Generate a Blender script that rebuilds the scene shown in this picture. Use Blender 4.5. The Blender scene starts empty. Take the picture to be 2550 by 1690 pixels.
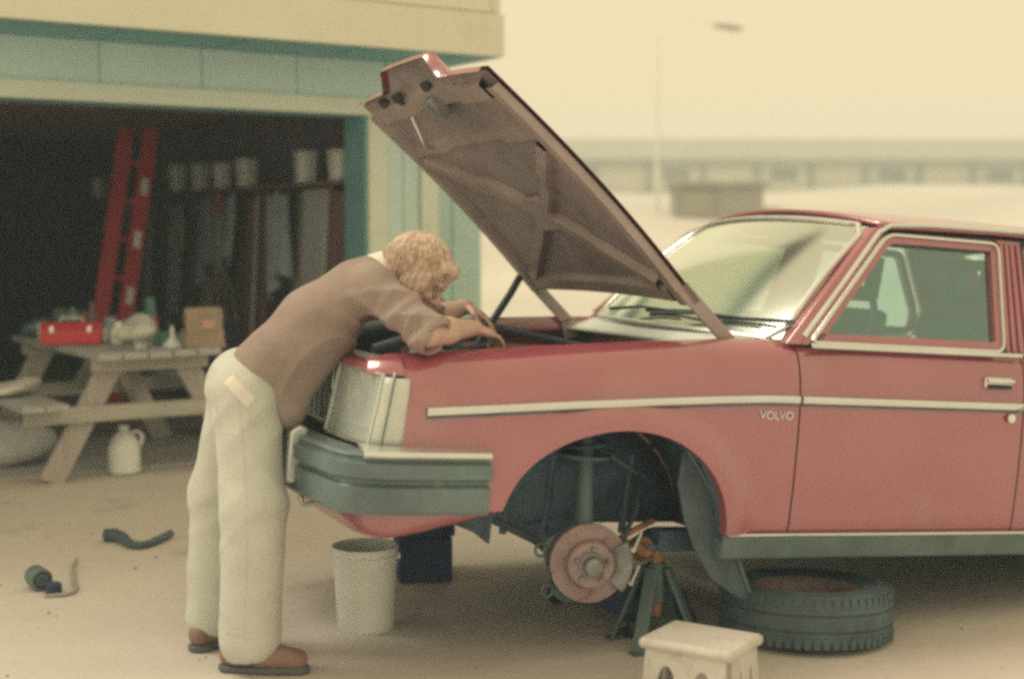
import bpy, bmesh, math, random
import numpy as np
from mathutils import Vector, Matrix, Euler
random.seed(7)
R = math.radians
scene = bpy.context.scene
COL = scene.collection

# ------------------------------------------------------------------ camera
cam_data = bpy.data.cameras.new('camera')
cam_data.lens = 50.0
cam_data.sensor_width = 36.0
cam_data.clip_start = 0.05
cam_data.clip_end = 2000.0
cam_data.dof.use_dof = True
cam_data.dof.focus_distance = 4.75
cam_data.dof.aperture_fstop = 1.4
camera = bpy.data.objects.new('camera', cam_data)
COL.objects.link(camera)
camera.location = (0.0, 0.0, 1.42)
camera.rotation_euler = (R(90.0 - 4.247), 0.0, 0.0)
scene.camera = camera

# ------------------------------------------------------------------ world: bright, warm, overcast sky
SUN_EL, SUN_AZ = R(54.0), R(-74.0)           # azimuth measured from +Y towards +X
world = bpy.data.worlds.new('World')
scene.world = world
world.use_nodes = True
wn, wl = world.node_tree.nodes, world.node_tree.links
wn.clear()
w_out = wn.new('ShaderNodeOutputWorld')
w_bg = wn.new('ShaderNodeBackground')
w_bg.inputs['Strength'].default_value = 0.10
w_sky = wn.new('ShaderNodeTexSky')
w_sky.sky_type = 'NISHITA'
w_sky.sun_disc = False
w_sky.sun_elevation = SUN_EL
w_sky.sun_rotation = SUN_AZ
w_sky.dust_density = 6.0
w_mix = wn.new('ShaderNodeMix')
w_mix.data_type = 'RGBA'
w_mix.inputs[0].default_value = 0.93          # thick even cloud, a little of the clear sky left
w_mix.inputs[7].default_value = (9.3, 7.45, 4.35, 1.0)
wl.new(w_sky.outputs[0], w_mix.inputs[6])
wl.new(w_mix.outputs[2], w_bg.inputs['Color'])
wl.new(w_bg.outputs[0], w_out.inputs['Surface'])

sun_data = bpy.data.lights.new('sun', 'SUN')
sun_data.energy = 2.0
sun_data.angle = R(28.0)
sun_data.color = (1.0, 0.88, 0.68)
sun = bpy.data.objects.new('sun', sun_data)
COL.objects.link(sun)
to_sun = Vector((math.sin(SUN_AZ) * math.cos(SUN_EL), math.cos(SUN_AZ) * math.cos(SUN_EL), math.sin(SUN_EL)))
sun.rotation_euler = to_sun.to_track_quat('Z', 'Y').to_euler()

scene.view_settings.view_transform = 'Standard'
scene.view_settings.look = 'None'
scene.view_settings.gamma = 1.0
scene.view_settings.exposure = 0.1
scene.cycles.filter_width = 3.2
scene.cycles.use_denoising = False
scene.cycles.volume_bounces = 2
scene.cycles.max_bounces = 8
scene.cycles.transparent_max_bounces = 16
scene.cycles.caustics_reflective = False
scene.cycles.caustics_refractive = False

# ------------------------------------------------------------------ materials
MATS = {}
def mat(name, col, rough=0.6, metal=0.0, spec=0.5, var=0.15, vscale=6.0, bump=0.0, bscale=60.0, col2=None, coat=0.0, detail=4.0, coat_ior=1.5):
    """principled surface with noise-driven colour variation and fine relief"""
    m = bpy.data.materials.new(name); m.use_nodes = True
    nt = m.node_tree; b = nt.nodes['Principled BSDF']
    b.inputs['Roughness'].default_value = rough
    b.inputs['Metallic'].default_value = metal
    b.inputs['Specular IOR Level'].default_value = spec
    b.inputs['Coat Weight'].default_value = coat
    b.inputs['Coat Roughness'].default_value = 0.15
    b.inputs['Coat IOR'].default_value = coat_ior
    tc = nt.nodes.new('ShaderNodeTexCoord')
    nz = nt.nodes.new('ShaderNodeTexNoise')
    nz.inputs['Scale'].default_value = vscale; nz.inputs['Detail'].default_value = detail
    nz.inputs['Roughness'].default_value = 0.6
    nt.links.new(tc.outputs['Object'], nz.inputs['Vector'])
    ramp = nt.nodes.new('ShaderNodeValToRGB')
    ramp.color_ramp.elements[0].position = 0.3; ramp.color_ramp.elements[1].position = 0.7
    if col2 is None:
        lo = [c * (1 - var) for c in col]; hi = [min(1.0, c * (1 + var)) for c in col]
    else:
        lo, hi = col, col2
    ramp.color_ramp.elements[0].color = (*lo, 1); ramp.color_ramp.elements[1].color = (*hi, 1)
    nt.links.new(nz.outputs['Fac'], ramp.inputs['Fac'])
    nt.links.new(ramp.outputs['Color'], b.inputs['Base Color'])
    mr = nt.nodes.new('ShaderNodeMapRange')
    mr.inputs['To Min'].default_value = max(0.02, rough * 0.8); mr.inputs['To Max'].default_value = min(1.0, rough * 1.2)
    nt.links.new(nz.outputs['Fac'], mr.inputs['Value']); nt.links.new(mr.outputs[0], b.inputs['Roughness'])
    if bump > 0:
        n2 = nt.nodes.new('ShaderNodeTexNoise'); n2.inputs['Scale'].default_value = bscale; n2.inputs['Detail'].default_value = 5
        nt.links.new(tc.outputs['Object'], n2.inputs['Vector'])
        bp = nt.nodes.new('ShaderNodeBump'); bp.inputs['Strength'].default_value = bump; bp.inputs['Distance'].default_value = 0.02
        nt.links.new(n2.outputs['Fac'], bp.inputs['Height']); nt.links.new(bp.outputs[0], b.inputs['Normal'])
    MATS[name] = m
    return m

def wood_mat(name, col, col2, scale=(30, 30, 2.5), rough=0.8):
    m = mat(name, col, rough, col2=col2, vscale=1.0, bump=0.0)
    nt = m.node_tree
    tc = next(n for n in nt.nodes if n.type == 'TEX_COORD'); nz = next(n for n in nt.nodes if n.type == 'TEX_NOISE')
    mp = nt.nodes.new('ShaderNodeMapping'); mp.inputs['Scale'].default_value = scale
    nt.links.new(tc.outputs['Object'], mp.inputs['Vector']); nt.links.new(mp.outputs[0], nz.inputs['Vector'])
    b = nt.nodes['Principled BSDF']; bp = nt.nodes.new('ShaderNodeBump'); bp.inputs['Strength'].default_value = 0.35; bp.inputs['Distance'].default_value = 0.01
    nt.links.new(nz.outputs['Fac'], bp.inputs['Height']); nt.links.new(bp.outputs[0], b.inputs['Normal'])
    return m

def glass_mat(name, tint, gloss=0.16, rough=0.02, refl=(1, 1, 1)):
    m = bpy.data.materials.new(name); m.use_nodes = True
    nt = m.node_tree; nt.nodes.clear()
    o = nt.nodes.new('ShaderNodeOutputMaterial'); mx = nt.nodes.new('ShaderNodeMixShader')
    t = nt.nodes.new('ShaderNodeBsdfTransparent'); t.inputs['Color'].default_value = (*tint, 1)
    g = nt.nodes.new('ShaderNodeBsdfGlossy'); g.inputs['Roughness'].default_value = rough; g.inputs['Color'].default_value = (*refl, 1)
    fr = nt.nodes.new('ShaderNodeLayerWeight'); fr.inputs['Blend'].default_value = 0.5
    pw = nt.nodes.new('ShaderNodeMath'); pw.operation = 'POWER'; pw.inputs[1].default_value = 4.0; nt.links.new(fr.outputs['Facing'], pw.inputs[0])
    ad = nt.nodes.new('ShaderNodeMath'); ad.operation = 'ADD'; ad.inputs[1].default_value = gloss; ad.use_clamp = True
    nt.links.new(pw.outputs[0], ad.inputs[0]); nt.links.new(ad.outputs[0], mx.inputs['Fac'])
    nt.links.new(t.outputs[0], mx.inputs[1]); nt.links.new(g.outputs[0], mx.inputs[2]); nt.links.new(mx.outputs[0], o.inputs['Surface'])
    MATS[name] = m
    return m

M = MATS
def speckle(name, col, scale, lo, hi, fac):
    """patches of another colour with shapes of their own (chips, stains)"""
    nt = MATS[name].node_tree; b_ = nt.nodes['Principled BSDF']; src = b_.inputs['Base Color'].links[0].from_socket
    tc = next(n for n in nt.nodes if n.type == 'TEX_COORD'); nz = nt.nodes.new('ShaderNodeTexNoise'); nz.inputs['Scale'].default_value = scale; nz.inputs['Detail'].default_value = 8; nz.inputs['Roughness'].default_value = 0.65
    nt.links.new(tc.outputs['Object'], nz.inputs['Vector']); rp_ = nt.nodes.new('ShaderNodeMapRange'); rp_.inputs['From Min'].default_value = lo; rp_.inputs['From Max'].default_value = hi; rp_.inputs['To Max'].default_value = fac
    nt.links.new(nz.outputs['Fac'], rp_.inputs['Value']); mx = nt.nodes.new('ShaderNodeMix'); mx.data_type = 'RGBA'; mx.inputs[7].default_value = (*col, 1)
    nt.links.new(rp_.outputs[0], mx.inputs[0]); nt.links.new(src, mx.inputs[6]); nt.links.new(mx.outputs[2], b_.inputs['Base Color'])
mat('dirt', (0.54, 0.505, 0.485), 0.95, col2=(0.71, 0.665, 0.61), vscale=0.45, detail=7, bump=0.25, bscale=14)
mat('bank_sand', (0.52, 0.50, 0.45), 0.95, col2=(0.66, 0.63, 0.56), vscale=0.25, detail=8, bump=0.4, bscale=3)
mat('slab', (0.46, 0.47, 0.49), 0.85, col2=(0.60, 0.60, 0.60), vscale=1.2, detail=8, bump=0.2, bscale=40)
mat('stone', (0.30, 0.27, 0.25), 0.9, var=0.3, vscale=3)
mat('red_paint', (0.31, 0.045, 0.085), 0.42, spec=0.5, col2=(0.37, 0.072, 0.118), vscale=1.6, detail=7, coat=1.0, coat_ior=2.12, bump=0.012, bscale=7)
mat('primer', (0.31, 0.265, 0.285), 0.42, var=0.25, vscale=5, spec=0.7)
mat('primer_rib', (0.38, 0.315, 0.32), 0.4, var=0.2, vscale=5, spec=0.7)
mat('bay_paint', (0.34, 0.17, 0.18), 0.5, var=0.35, vscale=7)
mat('under_coat', (0.065, 0.115, 0.180), 0.55, var=0.45, vscale=8, bump=0.4, bscale=40)
mat('black_steel', (0.03, 0.045, 0.065), 0.5, metal=0.3, var=0.4, vscale=12)
mat('rubber', (0.075, 0.115, 0.145), 0.55, var=0.3, vscale=10, bump=0.15, bscale=90)
mat('bumper_rubber', (0.13, 0.19, 0.205), 0.40, var=0.2, vscale=6)
mat('chrome', (0.78, 0.80, 0.82), 0.16, metal=1.0, var=0.06, vscale=20)
mat('dull_chrome', (0.72, 0.75, 0.74), 0.33, metal=0.8, var=0.05, vscale=8)
mat('rust_iron', (0.30, 0.22, 0.24), 0.62, metal=0.3, col2=(0.46, 0.36, 0.37), vscale=9, bump=0.25, bscale=70)
mat('grey_iron', (0.28, 0.29, 0.31), 0.5, metal=0.5, var=0.35, vscale=14, bump=0.2)
mat('rust_orange', (0.34, 0.17, 0.10), 0.7, var=0.4, vscale=14)
mat('alloy', (0.55, 0.56, 0.58), 0.4, metal=0.8, var=0.2, vscale=10)
mat('lamp_silver', (0.72, 0.80, 0.78), 0.35, metal=0.15, var=0.06, vscale=18)
mat('corner_lens', (0.62, 0.68, 0.64), 0.2, spec=0.6, var=0.05, vscale=30, bump=0.2, bscale=120)
mat('teal_vinyl', (0.12, 0.21, 0.23), 0.55, var=0.25, vscale=7)
mat('seat_cloth', (0.16, 0.26, 0.29), 0.8, var=0.2, vscale=14)
mat('headliner', (0.55, 0.62, 0.60), 0.85, var=0.1)
glass_mat('car_glass', (0.74, 0.94, 0.92), 0.24, 0.05, (0.66, 0.96, 0.98))
glass_mat('screen_glass', (0.72, 0.88, 0.82), 0.60, 0.13, (0.92, 1.0, 0.95))
glass_mat('lamp_glass', (0.90, 0.97, 0.97), 0.25, 0.25)
def frosted(name, src, col, fac):
    m_ = M[src].copy(); m_.name = name; nt = m_.node_tree; o_ = next(n for n in nt.nodes if n.type == 'OUTPUT_MATERIAL'); base = o_.inputs['Surface'].links[0].from_socket
    d_ = nt.nodes.new('ShaderNodeBsdfDiffuse'); d_.inputs['Color'].default_value = (*col, 1); mx = nt.nodes.new('ShaderNodeMixShader'); mx.inputs[0].default_value = fac
    nt.links.new(base, mx.inputs[1]); nt.links.new(d_.outputs[0], mx.inputs[2]); nt.links.new(mx.outputs[0], o_.inputs['Surface']); M[name] = m_
frosted('ribbed_lens', 'lamp_glass', (0.74, 0.83, 0.81), 0.33)
mat('shirt_cloth', (0.36, 0.285, 0.268), 0.88, var=0.14, vscale=9, bump=0.35, bscale=160)
mat('trouser_cloth', (0.62, 0.65, 0.62), 0.9, var=0.06, vscale=7, bump=0.3, bscale=140)
mat('white_cotton', (0.78, 0.76, 0.70), 0.85, var=0.05, vscale=10)
mat('skin', (0.60, 0.41, 0.35), 0.55, var=0.1, vscale=15)
mat('hair', (0.70, 0.56, 0.46), 0.5, var=0.35, vscale=60)
mat('hair_root', (0.58, 0.45, 0.37), 0.6, var=0.3, vscale=60)
mat('shoe_leather', (0.26, 0.165, 0.14), 0.6, var=0.25, vscale=12)
mat('sock', (0.05, 0.06, 0.10), 0.9, var=0.2)
mat('sole', (0.11, 0.12, 0.14), 0.8, var=0.2)
mat('white_plastic', (0.84, 0.89, 0.88), 0.42, var=0.05, vscale=6)
mat('eye_white', (0.30, 0.26, 0.24), 0.3, var=0.1)
mat('stool_plastic', (0.60, 0.585, 0.55), 0.6, var=0.10, vscale=6, bump=0.25, bscale=50)
mat('wall_paint', (0.60, 0.78, 0.77), 0.75, var=0.06, vscale=2, bump=0.15, bscale=30)
mat('trim_paint', (0.72, 0.80, 0.70), 0.7, var=0.05, vscale=3, bump=0.1, bscale=30)
mat('mint_paint', (0.20, 0.44, 0.48), 0.7, var=0.08, vscale=3, bump=0.1, bscale=30)
mat('upper_paint', (0.80, 0.82, 0.68), 0.75, var=0.05, vscale=1.5, bump=0.15, bscale=30)
mat('roof_felt', (0.10, 0.11, 0.12), 0.9, var=0.25, vscale=6)
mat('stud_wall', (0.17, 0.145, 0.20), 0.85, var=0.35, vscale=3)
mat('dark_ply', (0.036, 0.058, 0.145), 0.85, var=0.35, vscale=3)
wood_mat('table_wood', (0.42, 0.39, 0.38), (0.58, 0.54, 0.51))
wood_mat('table_wood_long', (0.38, 0.39, 0.40), (0.54, 0.55, 0.54), scale=(30, 2.5, 30))
wood_mat('table_wood_cross', (0.42, 0.42, 0.40), (0.58, 0.57, 0.53), scale=(2.5, 30, 30))
wood_mat('grey_board', (0.50, 0.53, 0.56), (0.66, 0.69, 0.70))
wood_mat('brown_board', (0.21, 0.115, 0.12), (0.30, 0.18, 0.18))
mat('ladder_red', (0.50, 0.035, 0.05), 0.45, var=0.12, vscale=5)
mat('tool_red', (0.62, 0.045, 0.06), 0.4, var=0.12, vscale=9)
mat('tarp', (0.38, 0.48, 0.54), 0.8, var=0.25, vscale=4)
mat('rope', (0.42, 0.38, 0.32), 0.9, var=0.2, vscale=30)
mat('paper_bag', (0.36, 0.28, 0.22), 0.85, var=0.12, vscale=8)
mat('green_enamel', (0.10, 0.25, 0.22), 0.4, var=0.2, vscale=8)
mat('pink_plastic', (0.62, 0.38, 0.33), 0.5, var=0.1)
mat('blue_box', (0.07, 0.14, 0.22), 0.6, var=0.25)
mat('far_roof', (0.42, 0.395, 0.33), 0.9, var=0.08, vscale=0.7)
mat('far_wall', (0.78, 0.73, 0.60), 0.9, var=0.06, vscale=0.5)
mat('far_dark', (0.40, 0.38, 0.33), 0.9, var=0.15, vscale=0.8)
mat('pole_grey', (0.42, 0.42, 0.40), 0.6, metal=0.2, var=0.1)
mat('pale_pole', (0.86, 0.84, 0.78), 0.7, var=0.05)
mat('stand_paint', (0.075, 0.125, 0.145), 0.5, metal=0.2, col2=(0.12, 0.18, 0.195), vscale=14)
speckle('red_paint', (0.40, 0.20, 0.20), 2.3, 0.56, 0.72, 0.4)
speckle('red_paint', (0.13, 0.06, 0.05), 34.0, 0.70, 0.74, 0.8)
speckle('dirt', (0.30, 0.285, 0.29), 0.9, 0.56, 0.68, 0.7)
speckle('dirt', (0.36, 0.33, 0.32), 16.0, 0.60, 0.70, 0.5)
speckle('white_plastic', (0.50, 0.47, 0.42), 9.0, 0.60, 0.72, 0.5)
speckle('stool_plastic', (0.36, 0.34, 0.31), 12.0, 0.52, 0.68, 0.65)
speckle('shirt_cloth', (0.16, 0.12, 0.12), 7.0, 0.60, 0.72, 0.5)
speckle('trouser_cloth', (0.42, 0.41, 0.38), 6.0, 0.58, 0.70, 0.45)
speckle('bumper_rubber', (0.30, 0.32, 0.31), 11.0, 0.60, 0.72, 0.5)
speckle('rust_iron', (0.20, 0.10, 0.07), 22.0, 0.55, 0.68, 0.8)
speckle('wall_paint', (0.40, 0.46, 0.45), 5.0, 0.60, 0.74, 0.5)
speckle('trim_paint', (0.46, 0.47, 0.42), 6.0, 0.60, 0.74, 0.5)
speckle('upper_paint', (0.58, 0.57, 0.47), 2.0, 0.58, 0.74, 0.4)

# ------------------------------------------------------------------ mesh helpers
class MB:
    def __init__(self): self.v = []; self.f = []
    def add(self, vs, fs):
        o = len(self.v); self.v += [tuple(p) for p in vs]; self.f += [tuple(i + o for i in q) for q in fs]
    def box(self, c, s, rot=None):
        hx, hy, hz = s[0] / 2, s[1] / 2, s[2] / 2
        m = Euler(rot).to_matrix() if rot else Matrix.Identity(3)
        vs = [Vector(c) + m @ Vector((x * hx, y * hy, z * hz)) for x in (-1, 1) for y in (-1, 1) for z in (-1, 1)]
        self.add(vs, [(0, 1, 3, 2), (4, 6, 7, 5), (0, 4, 5, 1), (2, 3, 7, 6), (0, 2, 6, 4), (1, 5, 7, 3)]); return self
    def bar(self, a, b, w, h, up=(0, 0, 1)):
        a, b = Vector(a), Vector(b); d = (b - a).normalized(); u = Vector(up); s = d.cross(u)
        if s.length < 1e-4: s = d.cross(Vector((1, 0, 0)))
        s.normalize(); u = s.cross(d).normalized()
        vs = []
        for p in (a, b):
            for x, y in ((-1, -1), (1, -1), (1, 1), (-1, 1)): vs.append(p + s * (x * w / 2) + u * (y * h / 2))
        self.add(vs, [(3, 2, 1, 0), (4, 5, 6, 7), (0, 1, 5, 4), (1, 2, 6, 5), (2, 3, 7, 6), (3, 0, 4, 7)]); return self
    def extr(self, pts, vec):
        n = len(pts); vec = Vector(vec); a = [Vector(p) for p in pts]; b = [p + vec for p in a]
        self.add(a + b, [tuple(range(n))[::-1], tuple(range(n, 2 * n))] + [(i, (i + 1) % n, n + (i + 1) % n, n + i) for i in range(n)]); return self
    def ring(self, outer, inner, vec):
        n = len(outer); vec = Vector(vec); L = [Vector(p) for p in outer] + [Vector(p) for p in inner]
        L2 = [p + vec for p in L]; f = []
        for i in range(n):
            j = (i + 1) % n
            f += [(i, j, n + j, n + i), (2*n + j, 2*n + i, 3*n + i, 3*n + j), (j, i, 2*n + i, 2*n + j), (n + i, n + j, 3*n + j, 3*n + i)]
        self.add(L + L2, f); return self
    def tube(self, path, r, n=10, cap=True, closed=False):
        P = [Vector(p) for p in path]; k = len(P); rs = r if isinstance(r, (list, tuple)) else [r] * k
        vs = []; prev = None
        for i, p in enumerate(P):
            if closed: d = P[(i + 1) % k] - P[i - 1]
            else: d = P[min(i + 1, k - 1)] - P[max(i - 1, 0)]
            d.normalize()
            if prev is None:
                s = d.cross(Vector((0, 0, 1)))
                if s.length < 1e-3: s = d.cross(Vector((1, 0, 0)))
            else:
                s = prev - d * prev.dot(d)
            s.normalize(); t = d.cross(s); prev = s
            for j in range(n):
                a = 2 * math.pi * j / n; vs.append(p + (s * math.cos(a) + t * math.sin(a)) * rs[i])
        f = []
        for i in range(k if closed else k - 1):
            for j in range(n):
                a, b = i * n, ((i + 1) % k) * n; j2 = (j + 1) % n
                f.append((a + j, b + j, b + j2, a + j2))
        if cap and not closed: f += [tuple(range(n)), tuple(range((k - 1) * n, k * n))[::-1]]
        self.add(vs, f); return self
    def lathe(self, prof, n=32, mtx=None, closed=False):
        mtx = mtx or Matrix.Identity(4); vs = []; k = len(prof)
        for r_, z in prof:
            for j in range(n):
                a = 2 * math.pi * j / n; vs.append(mtx @ Vector((r_ * math.cos(a), r_ * math.sin(a), z)))
        f = []
        for i in range(k if closed else k - 1):
            for j in range(n):
                a, b = i * n, ((i + 1) % k) * n; j2 = (j + 1) % n
                f.append((a + j, a + j2, b + j2, b + j))
        self.add(vs, f); return self
    def grid(self, rows, flip=False):
        m = len(rows[0]); vs = [p for r_ in rows for p in r_]; f = []
        for i in range(len(rows) - 1):
            for j in range(m - 1):
                q = (i * m + j, i * m + j + 1, (i + 1) * m + j + 1, (i + 1) * m + j); f.append(q[::-1] if flip else q)
        self.add(vs, f); return self
    def build(self, name, material, parent=None, loc=(0, 0, 0), rot=(0, 0, 0), smooth=True, bevel=0.0, solid=0.0, angle=38, fix=True, subsurf=0):
        me = bpy.data.meshes.new(name); me.from_pydata(self.v, [], self.f)
        if fix:
            bm = bmesh.new(); bm.from_mesh(me)
            bmesh.ops.remove_doubles(bm, verts=bm.verts, dist=1e-5)
            bmesh.ops.recalc_face_normals(bm, faces=bm.faces); bm.to_mesh(me); bm.free()
        me.materials.append(MATS[material] if isinstance(material, str) else material)
        if smooth:
            me.polygons.foreach_set('use_smooth', [True] * len(me.polygons))
            me.set_sharp_from_angle(angle=R(angle))
        o = bpy.data.objects.new(name, me); COL.objects.link(o)
        o.parent = parent; o.location = loc; o.rotation_euler = rot
        if solid:
            s = o.modifiers.new('thickness', 'SOLIDIFY'); s.thickness = solid; s.offset = -1
        if bevel:
            b = o.modifiers.new('bevel', 'BEVEL'); b.width = bevel; b.segments = 2; b.limit_method = 'ANGLE'; b.angle_limit = R(40)
            b.harden_normals = False
        if subsurf:
            b = o.modifiers.new('subsurf', 'SUBSURF'); b.levels = subsurf; b.render_levels = subsurf
        return o

def thing(name, label, cat, loc=(0, 0, 0), rot=(0, 0, 0), group=None):
    o = bpy.data.objects.new(name, None); COL.objects.link(o); o.empty_display_size = 0.1
    o.location = loc; o.rotation_euler = rot
    o['label'] = label; o['category'] = cat
    if group: o['group'] = group
    return o
def tag(o, label, cat, group=None):
    o['label'] = label; o['category'] = cat
    if group: o['group'] = group
    return o
def kind(o, k): o['kind'] = k; return o
def clone(o, parent=None, loc=None, rot=None, scale=None):
    c = o.copy(); COL.objects.link(c); c.parent = parent
    if loc is not None: c.location = loc
    if rot is not None: c.rotation_euler = rot
    if scale is not None: c.scale = scale
    return c
def lerp(a, b, t): return a + (b - a) * t
def sstep(a, b, x):
    t = min(1.0, max(0.0, (x - a) / (b - a))); return t * t * (3 - 2 * t)

# ------------------------------------------------------------------ ground, bank, haze
rng = np.random.RandomState(3)
def ground_z(x, y):
    r = math.hypot(x, y - 5)
    bump = 0.012 * math.sin(x * 1.7 + 0.6 * y) * math.cos(1.1 * y - 0.4 * x) + 0.006 * math.sin(4.1 * x - 2.2 * y)
    fade = sstep(2.2, 4.2, math.hypot((x - 0.8) * 0.6, y - 5.0))      # the patch under the car is flat
    b = bump * fade * 0.5 - 0.004 * fade
    rise = sstep(17.0, 40.0, y - 0.05 * x)
    side = 0.72 + 0.28 * sstep(-2.0, 9.0, x * 18.0 / max(y, 1.0))
    mound = 0.10 * math.sin(x * 0.33 + 1.0) + 0.07 * math.sin(x * 0.9 + y * 0.2)
    hill = rise * (2.9 * side + mound) + sstep(40, 90, y) * 1.55 + sstep(120, 500, y) * 1.0
    return b + hill
xs = sorted(set([round(-8 + 0.25 * i, 3) for i in range(65)] + [-900, -400, -180, -90, -50, -30, -20, -15, -11, 11, 15, 20, 25, 30, 36, 44, 55, 70, 90, 180, 400, 900]))
ys = sorted(set([round(-3 + 0.25 * i, 3) for i in range(60)] + [-400, -120, -40, -12, -6, 13, 14.5, 16, 17.5, 19, 20.5, 22, 24, 26, 28, 30, 32, 34, 36, 38, 40, 43, 47, 52, 60, 70, 80, 90, 110, 140, 180, 260, 500, 900]))
g = MB(); g.grid([[(x, y, ground_z(x, y)) for x in xs] for y in ys])
ground = kind(g.build('ground', 'dirt', fix=False, angle=80), 'structure')
for p in ground.data.polygons:
    pass
# make the bank beyond the yard paler sand
ground.data.materials.append(M['bank_sand'])
for p in ground.data.polygons:
    if p.center.y > 16.0: p.material_index = 1

# loose stones on the yard
st = MB(); ico = bmesh.new(); bmesh.ops.create_icosphere(ico, subdivisions=1, radius=1.0)
ico_v = [v.co.copy() for v in ico.verts]; ico_f = [tuple(v.index for v in f.verts) for f in ico.faces]; ico.free()
for i in range(320):
    y = 4.0 + 6.5 * random.random() ** 0.8; x = random.uniform(-0.5, 0.5) * (y * 0.95)
    s = 0.003 + 0.007 * random.random() ** 4
    m = Euler((random.random() * 6, random.random() * 6, random.random() * 6)).to_matrix()
    z = ground_z(x, y)
    st.add([m @ Vector((v.x * s, v.y * s * random.uniform(0.7, 1.2), v.z * s * 0.7)) + Vector((x, y, z + s * 0.3)) for v in ico_v], ico_f)
o = st.build('gravel', 'stone', fix=False, smooth=False); kind(o, 'stuff'); o['label'] = 'small loose stones scattered over the beige yard'; o['category'] = 'gravel'

# ------------------------------------------------------------------ garage (local x along the front wall, y into the building)
GA = R(32.8)
garage = thing('garage', 'pale garage with overhanging upper storey and wide open dark doorway', 'garage', (-0.953, 9.42, 0.0), (0, 0, GA))
DW, DH, JD, CX_ = 4.9, 2.19, 0.28, 0.52       # door width, height, jamb depth, corner
b = MB(); b.box((-2.2, 3.5, -0.04), (5.44, 6.98, 0.10)); b.build('floor_slab', 'slab', garage, smooth=False)
# right front wall: casing board, siding boards, corner board
casing = MB(); casing.box((0.0675, -0.012, DH / 2), (0.135, 0.035, DH)); casing.build('door_casing', 'trim_paint', garage, smooth=False, bevel=0.004)
x0 = 0.14
for w_ in (0.125, 0.125):
    b = MB(); b.box((x0 + w_ / 2 - 0.002, 0.0, 1.275), (w_ - 0.006, 0.02, 2.55)); b.build('siding_board', 'wall_paint', garage, smooth=False, bevel=0.003); x0 += w_
b = MB(); b.box((x0 + 0.068, -0.008, 1.275), (0.13, 0.045, 2.55)); b.build('corner_board', 'trim_paint', garage, smooth=False, bevel=0.004)
b = MB(); b.box((0.26, 0.145, 1.275), (0.515, 0.27, 2.548)); b.build('wall_core', 'wall_paint', garage, smooth=False)
b = MB(); b.box((-0.009, 0.15, DH / 2), (0.018, 0.30, DH)); b.build('door_jamb', 'mint_paint', garage, smooth=False)
b = MB(); b.box((-DW + 0.009, 0.15, DH / 2), (0.018, 0.30, DH)); b.build('door_jamb', 'mint_paint', garage, smooth=False)
b = MB(); b.box((-DW - 0.4, 0.14, 1.275), (0.78, 0.27, 2.548)); b.build('wall_core', 'wall_paint', garage, smooth=False)
b = MB(); b.box((-DW - 0.39, -0.005, 1.275), (0.78, 0.03, 2.55)); b.build('siding_board', 'wall_paint', garage, smooth=False)
# header over the door: panels with recessed joints, and the lower trim
b = MB(); b.box((-DW / 2, 0.14, 2.37), (DW, 0.26, 0.358)); b.build('header_beam', 'mint_paint', garage, smooth=False)
hx = 0.13
for i in range(8):
    w_ = 0.63
    b = MB(); b.box((hx - w_ / 2, -0.001, 2.425), (w_ - 0.005, 0.026, 0.246)); b.build('header_panel', 'wall_paint', garage, smooth=False, bevel=0.004); hx -= w_
b = MB(); b.box((-DW / 2 + 0.065, -0.016, 2.246), (DW + 0.13, 0.05, 0.108)); b.build('header_trim', 'trim_paint', garage, smooth=False, bevel=0.005)
# soffit, skirt and upper storey
b = MB(); b.box((-2.4, -0.29, 2.565), (6.1, 0.60, 0.03)); b.build('soffit', 'mint_paint', garage, smooth=False)
for i in range(9):
    b = MB(); b.box((0.4 - i * 0.72, -0.30, 2.547), (0.02, 0.56, 0.008)); b.build('soffit_batten', 'mint_paint', garage, smooth=False)
b = MB(); b.box((-2.4, -0.612, 2.685), (6.14, 0.04, 0.27)); b.build('skirt_board', 'upper_paint', garage, smooth=False, bevel=0.006)
b = MB(); b.box((0.655, 3.1, 2.685), (0.03, 7.38, 0.27)); b.build('skirt_board', 'upper_paint', garage, smooth=False, bevel=0.006)
b = MB(); b.box((-2.4, 3.1, 3.9), (6.04, 7.36, 2.64)); b.build('upper_wall', 'upper_paint', garage, smooth=False)
for i in range(13):
    z = 2.83 + i * 0.18
    b = MB(); b.extr([(-5.41, -0.582, z), (-5.41, -0.612, z), (-5.41, -0.596, z + 0.19), (-5.41, -0.582, z + 0.19)], (6.02, 0, 0)); b.build('clapboard', 'upper_paint', garage, smooth=False)
b = MB(); b.box((0.615, -0.60, 4.03), (0.06, 0.05, 2.4)); b.build('corner_board', 'upper_paint', garage, smooth=False, bevel=0.004)
b = MB(); b.extr([(-5.7, -1.0, 5.15), (-5.7, 3.1, 6.6), (-5.7, 7.2, 5.15), (-5.7, 7.2, 5.27), (-5.7, 3.1, 6.75), (-5.7, -1.0, 5.27)], (6.6, 0, 0)); b.build('roof', 'roof_felt', garage, smooth=False)
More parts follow.
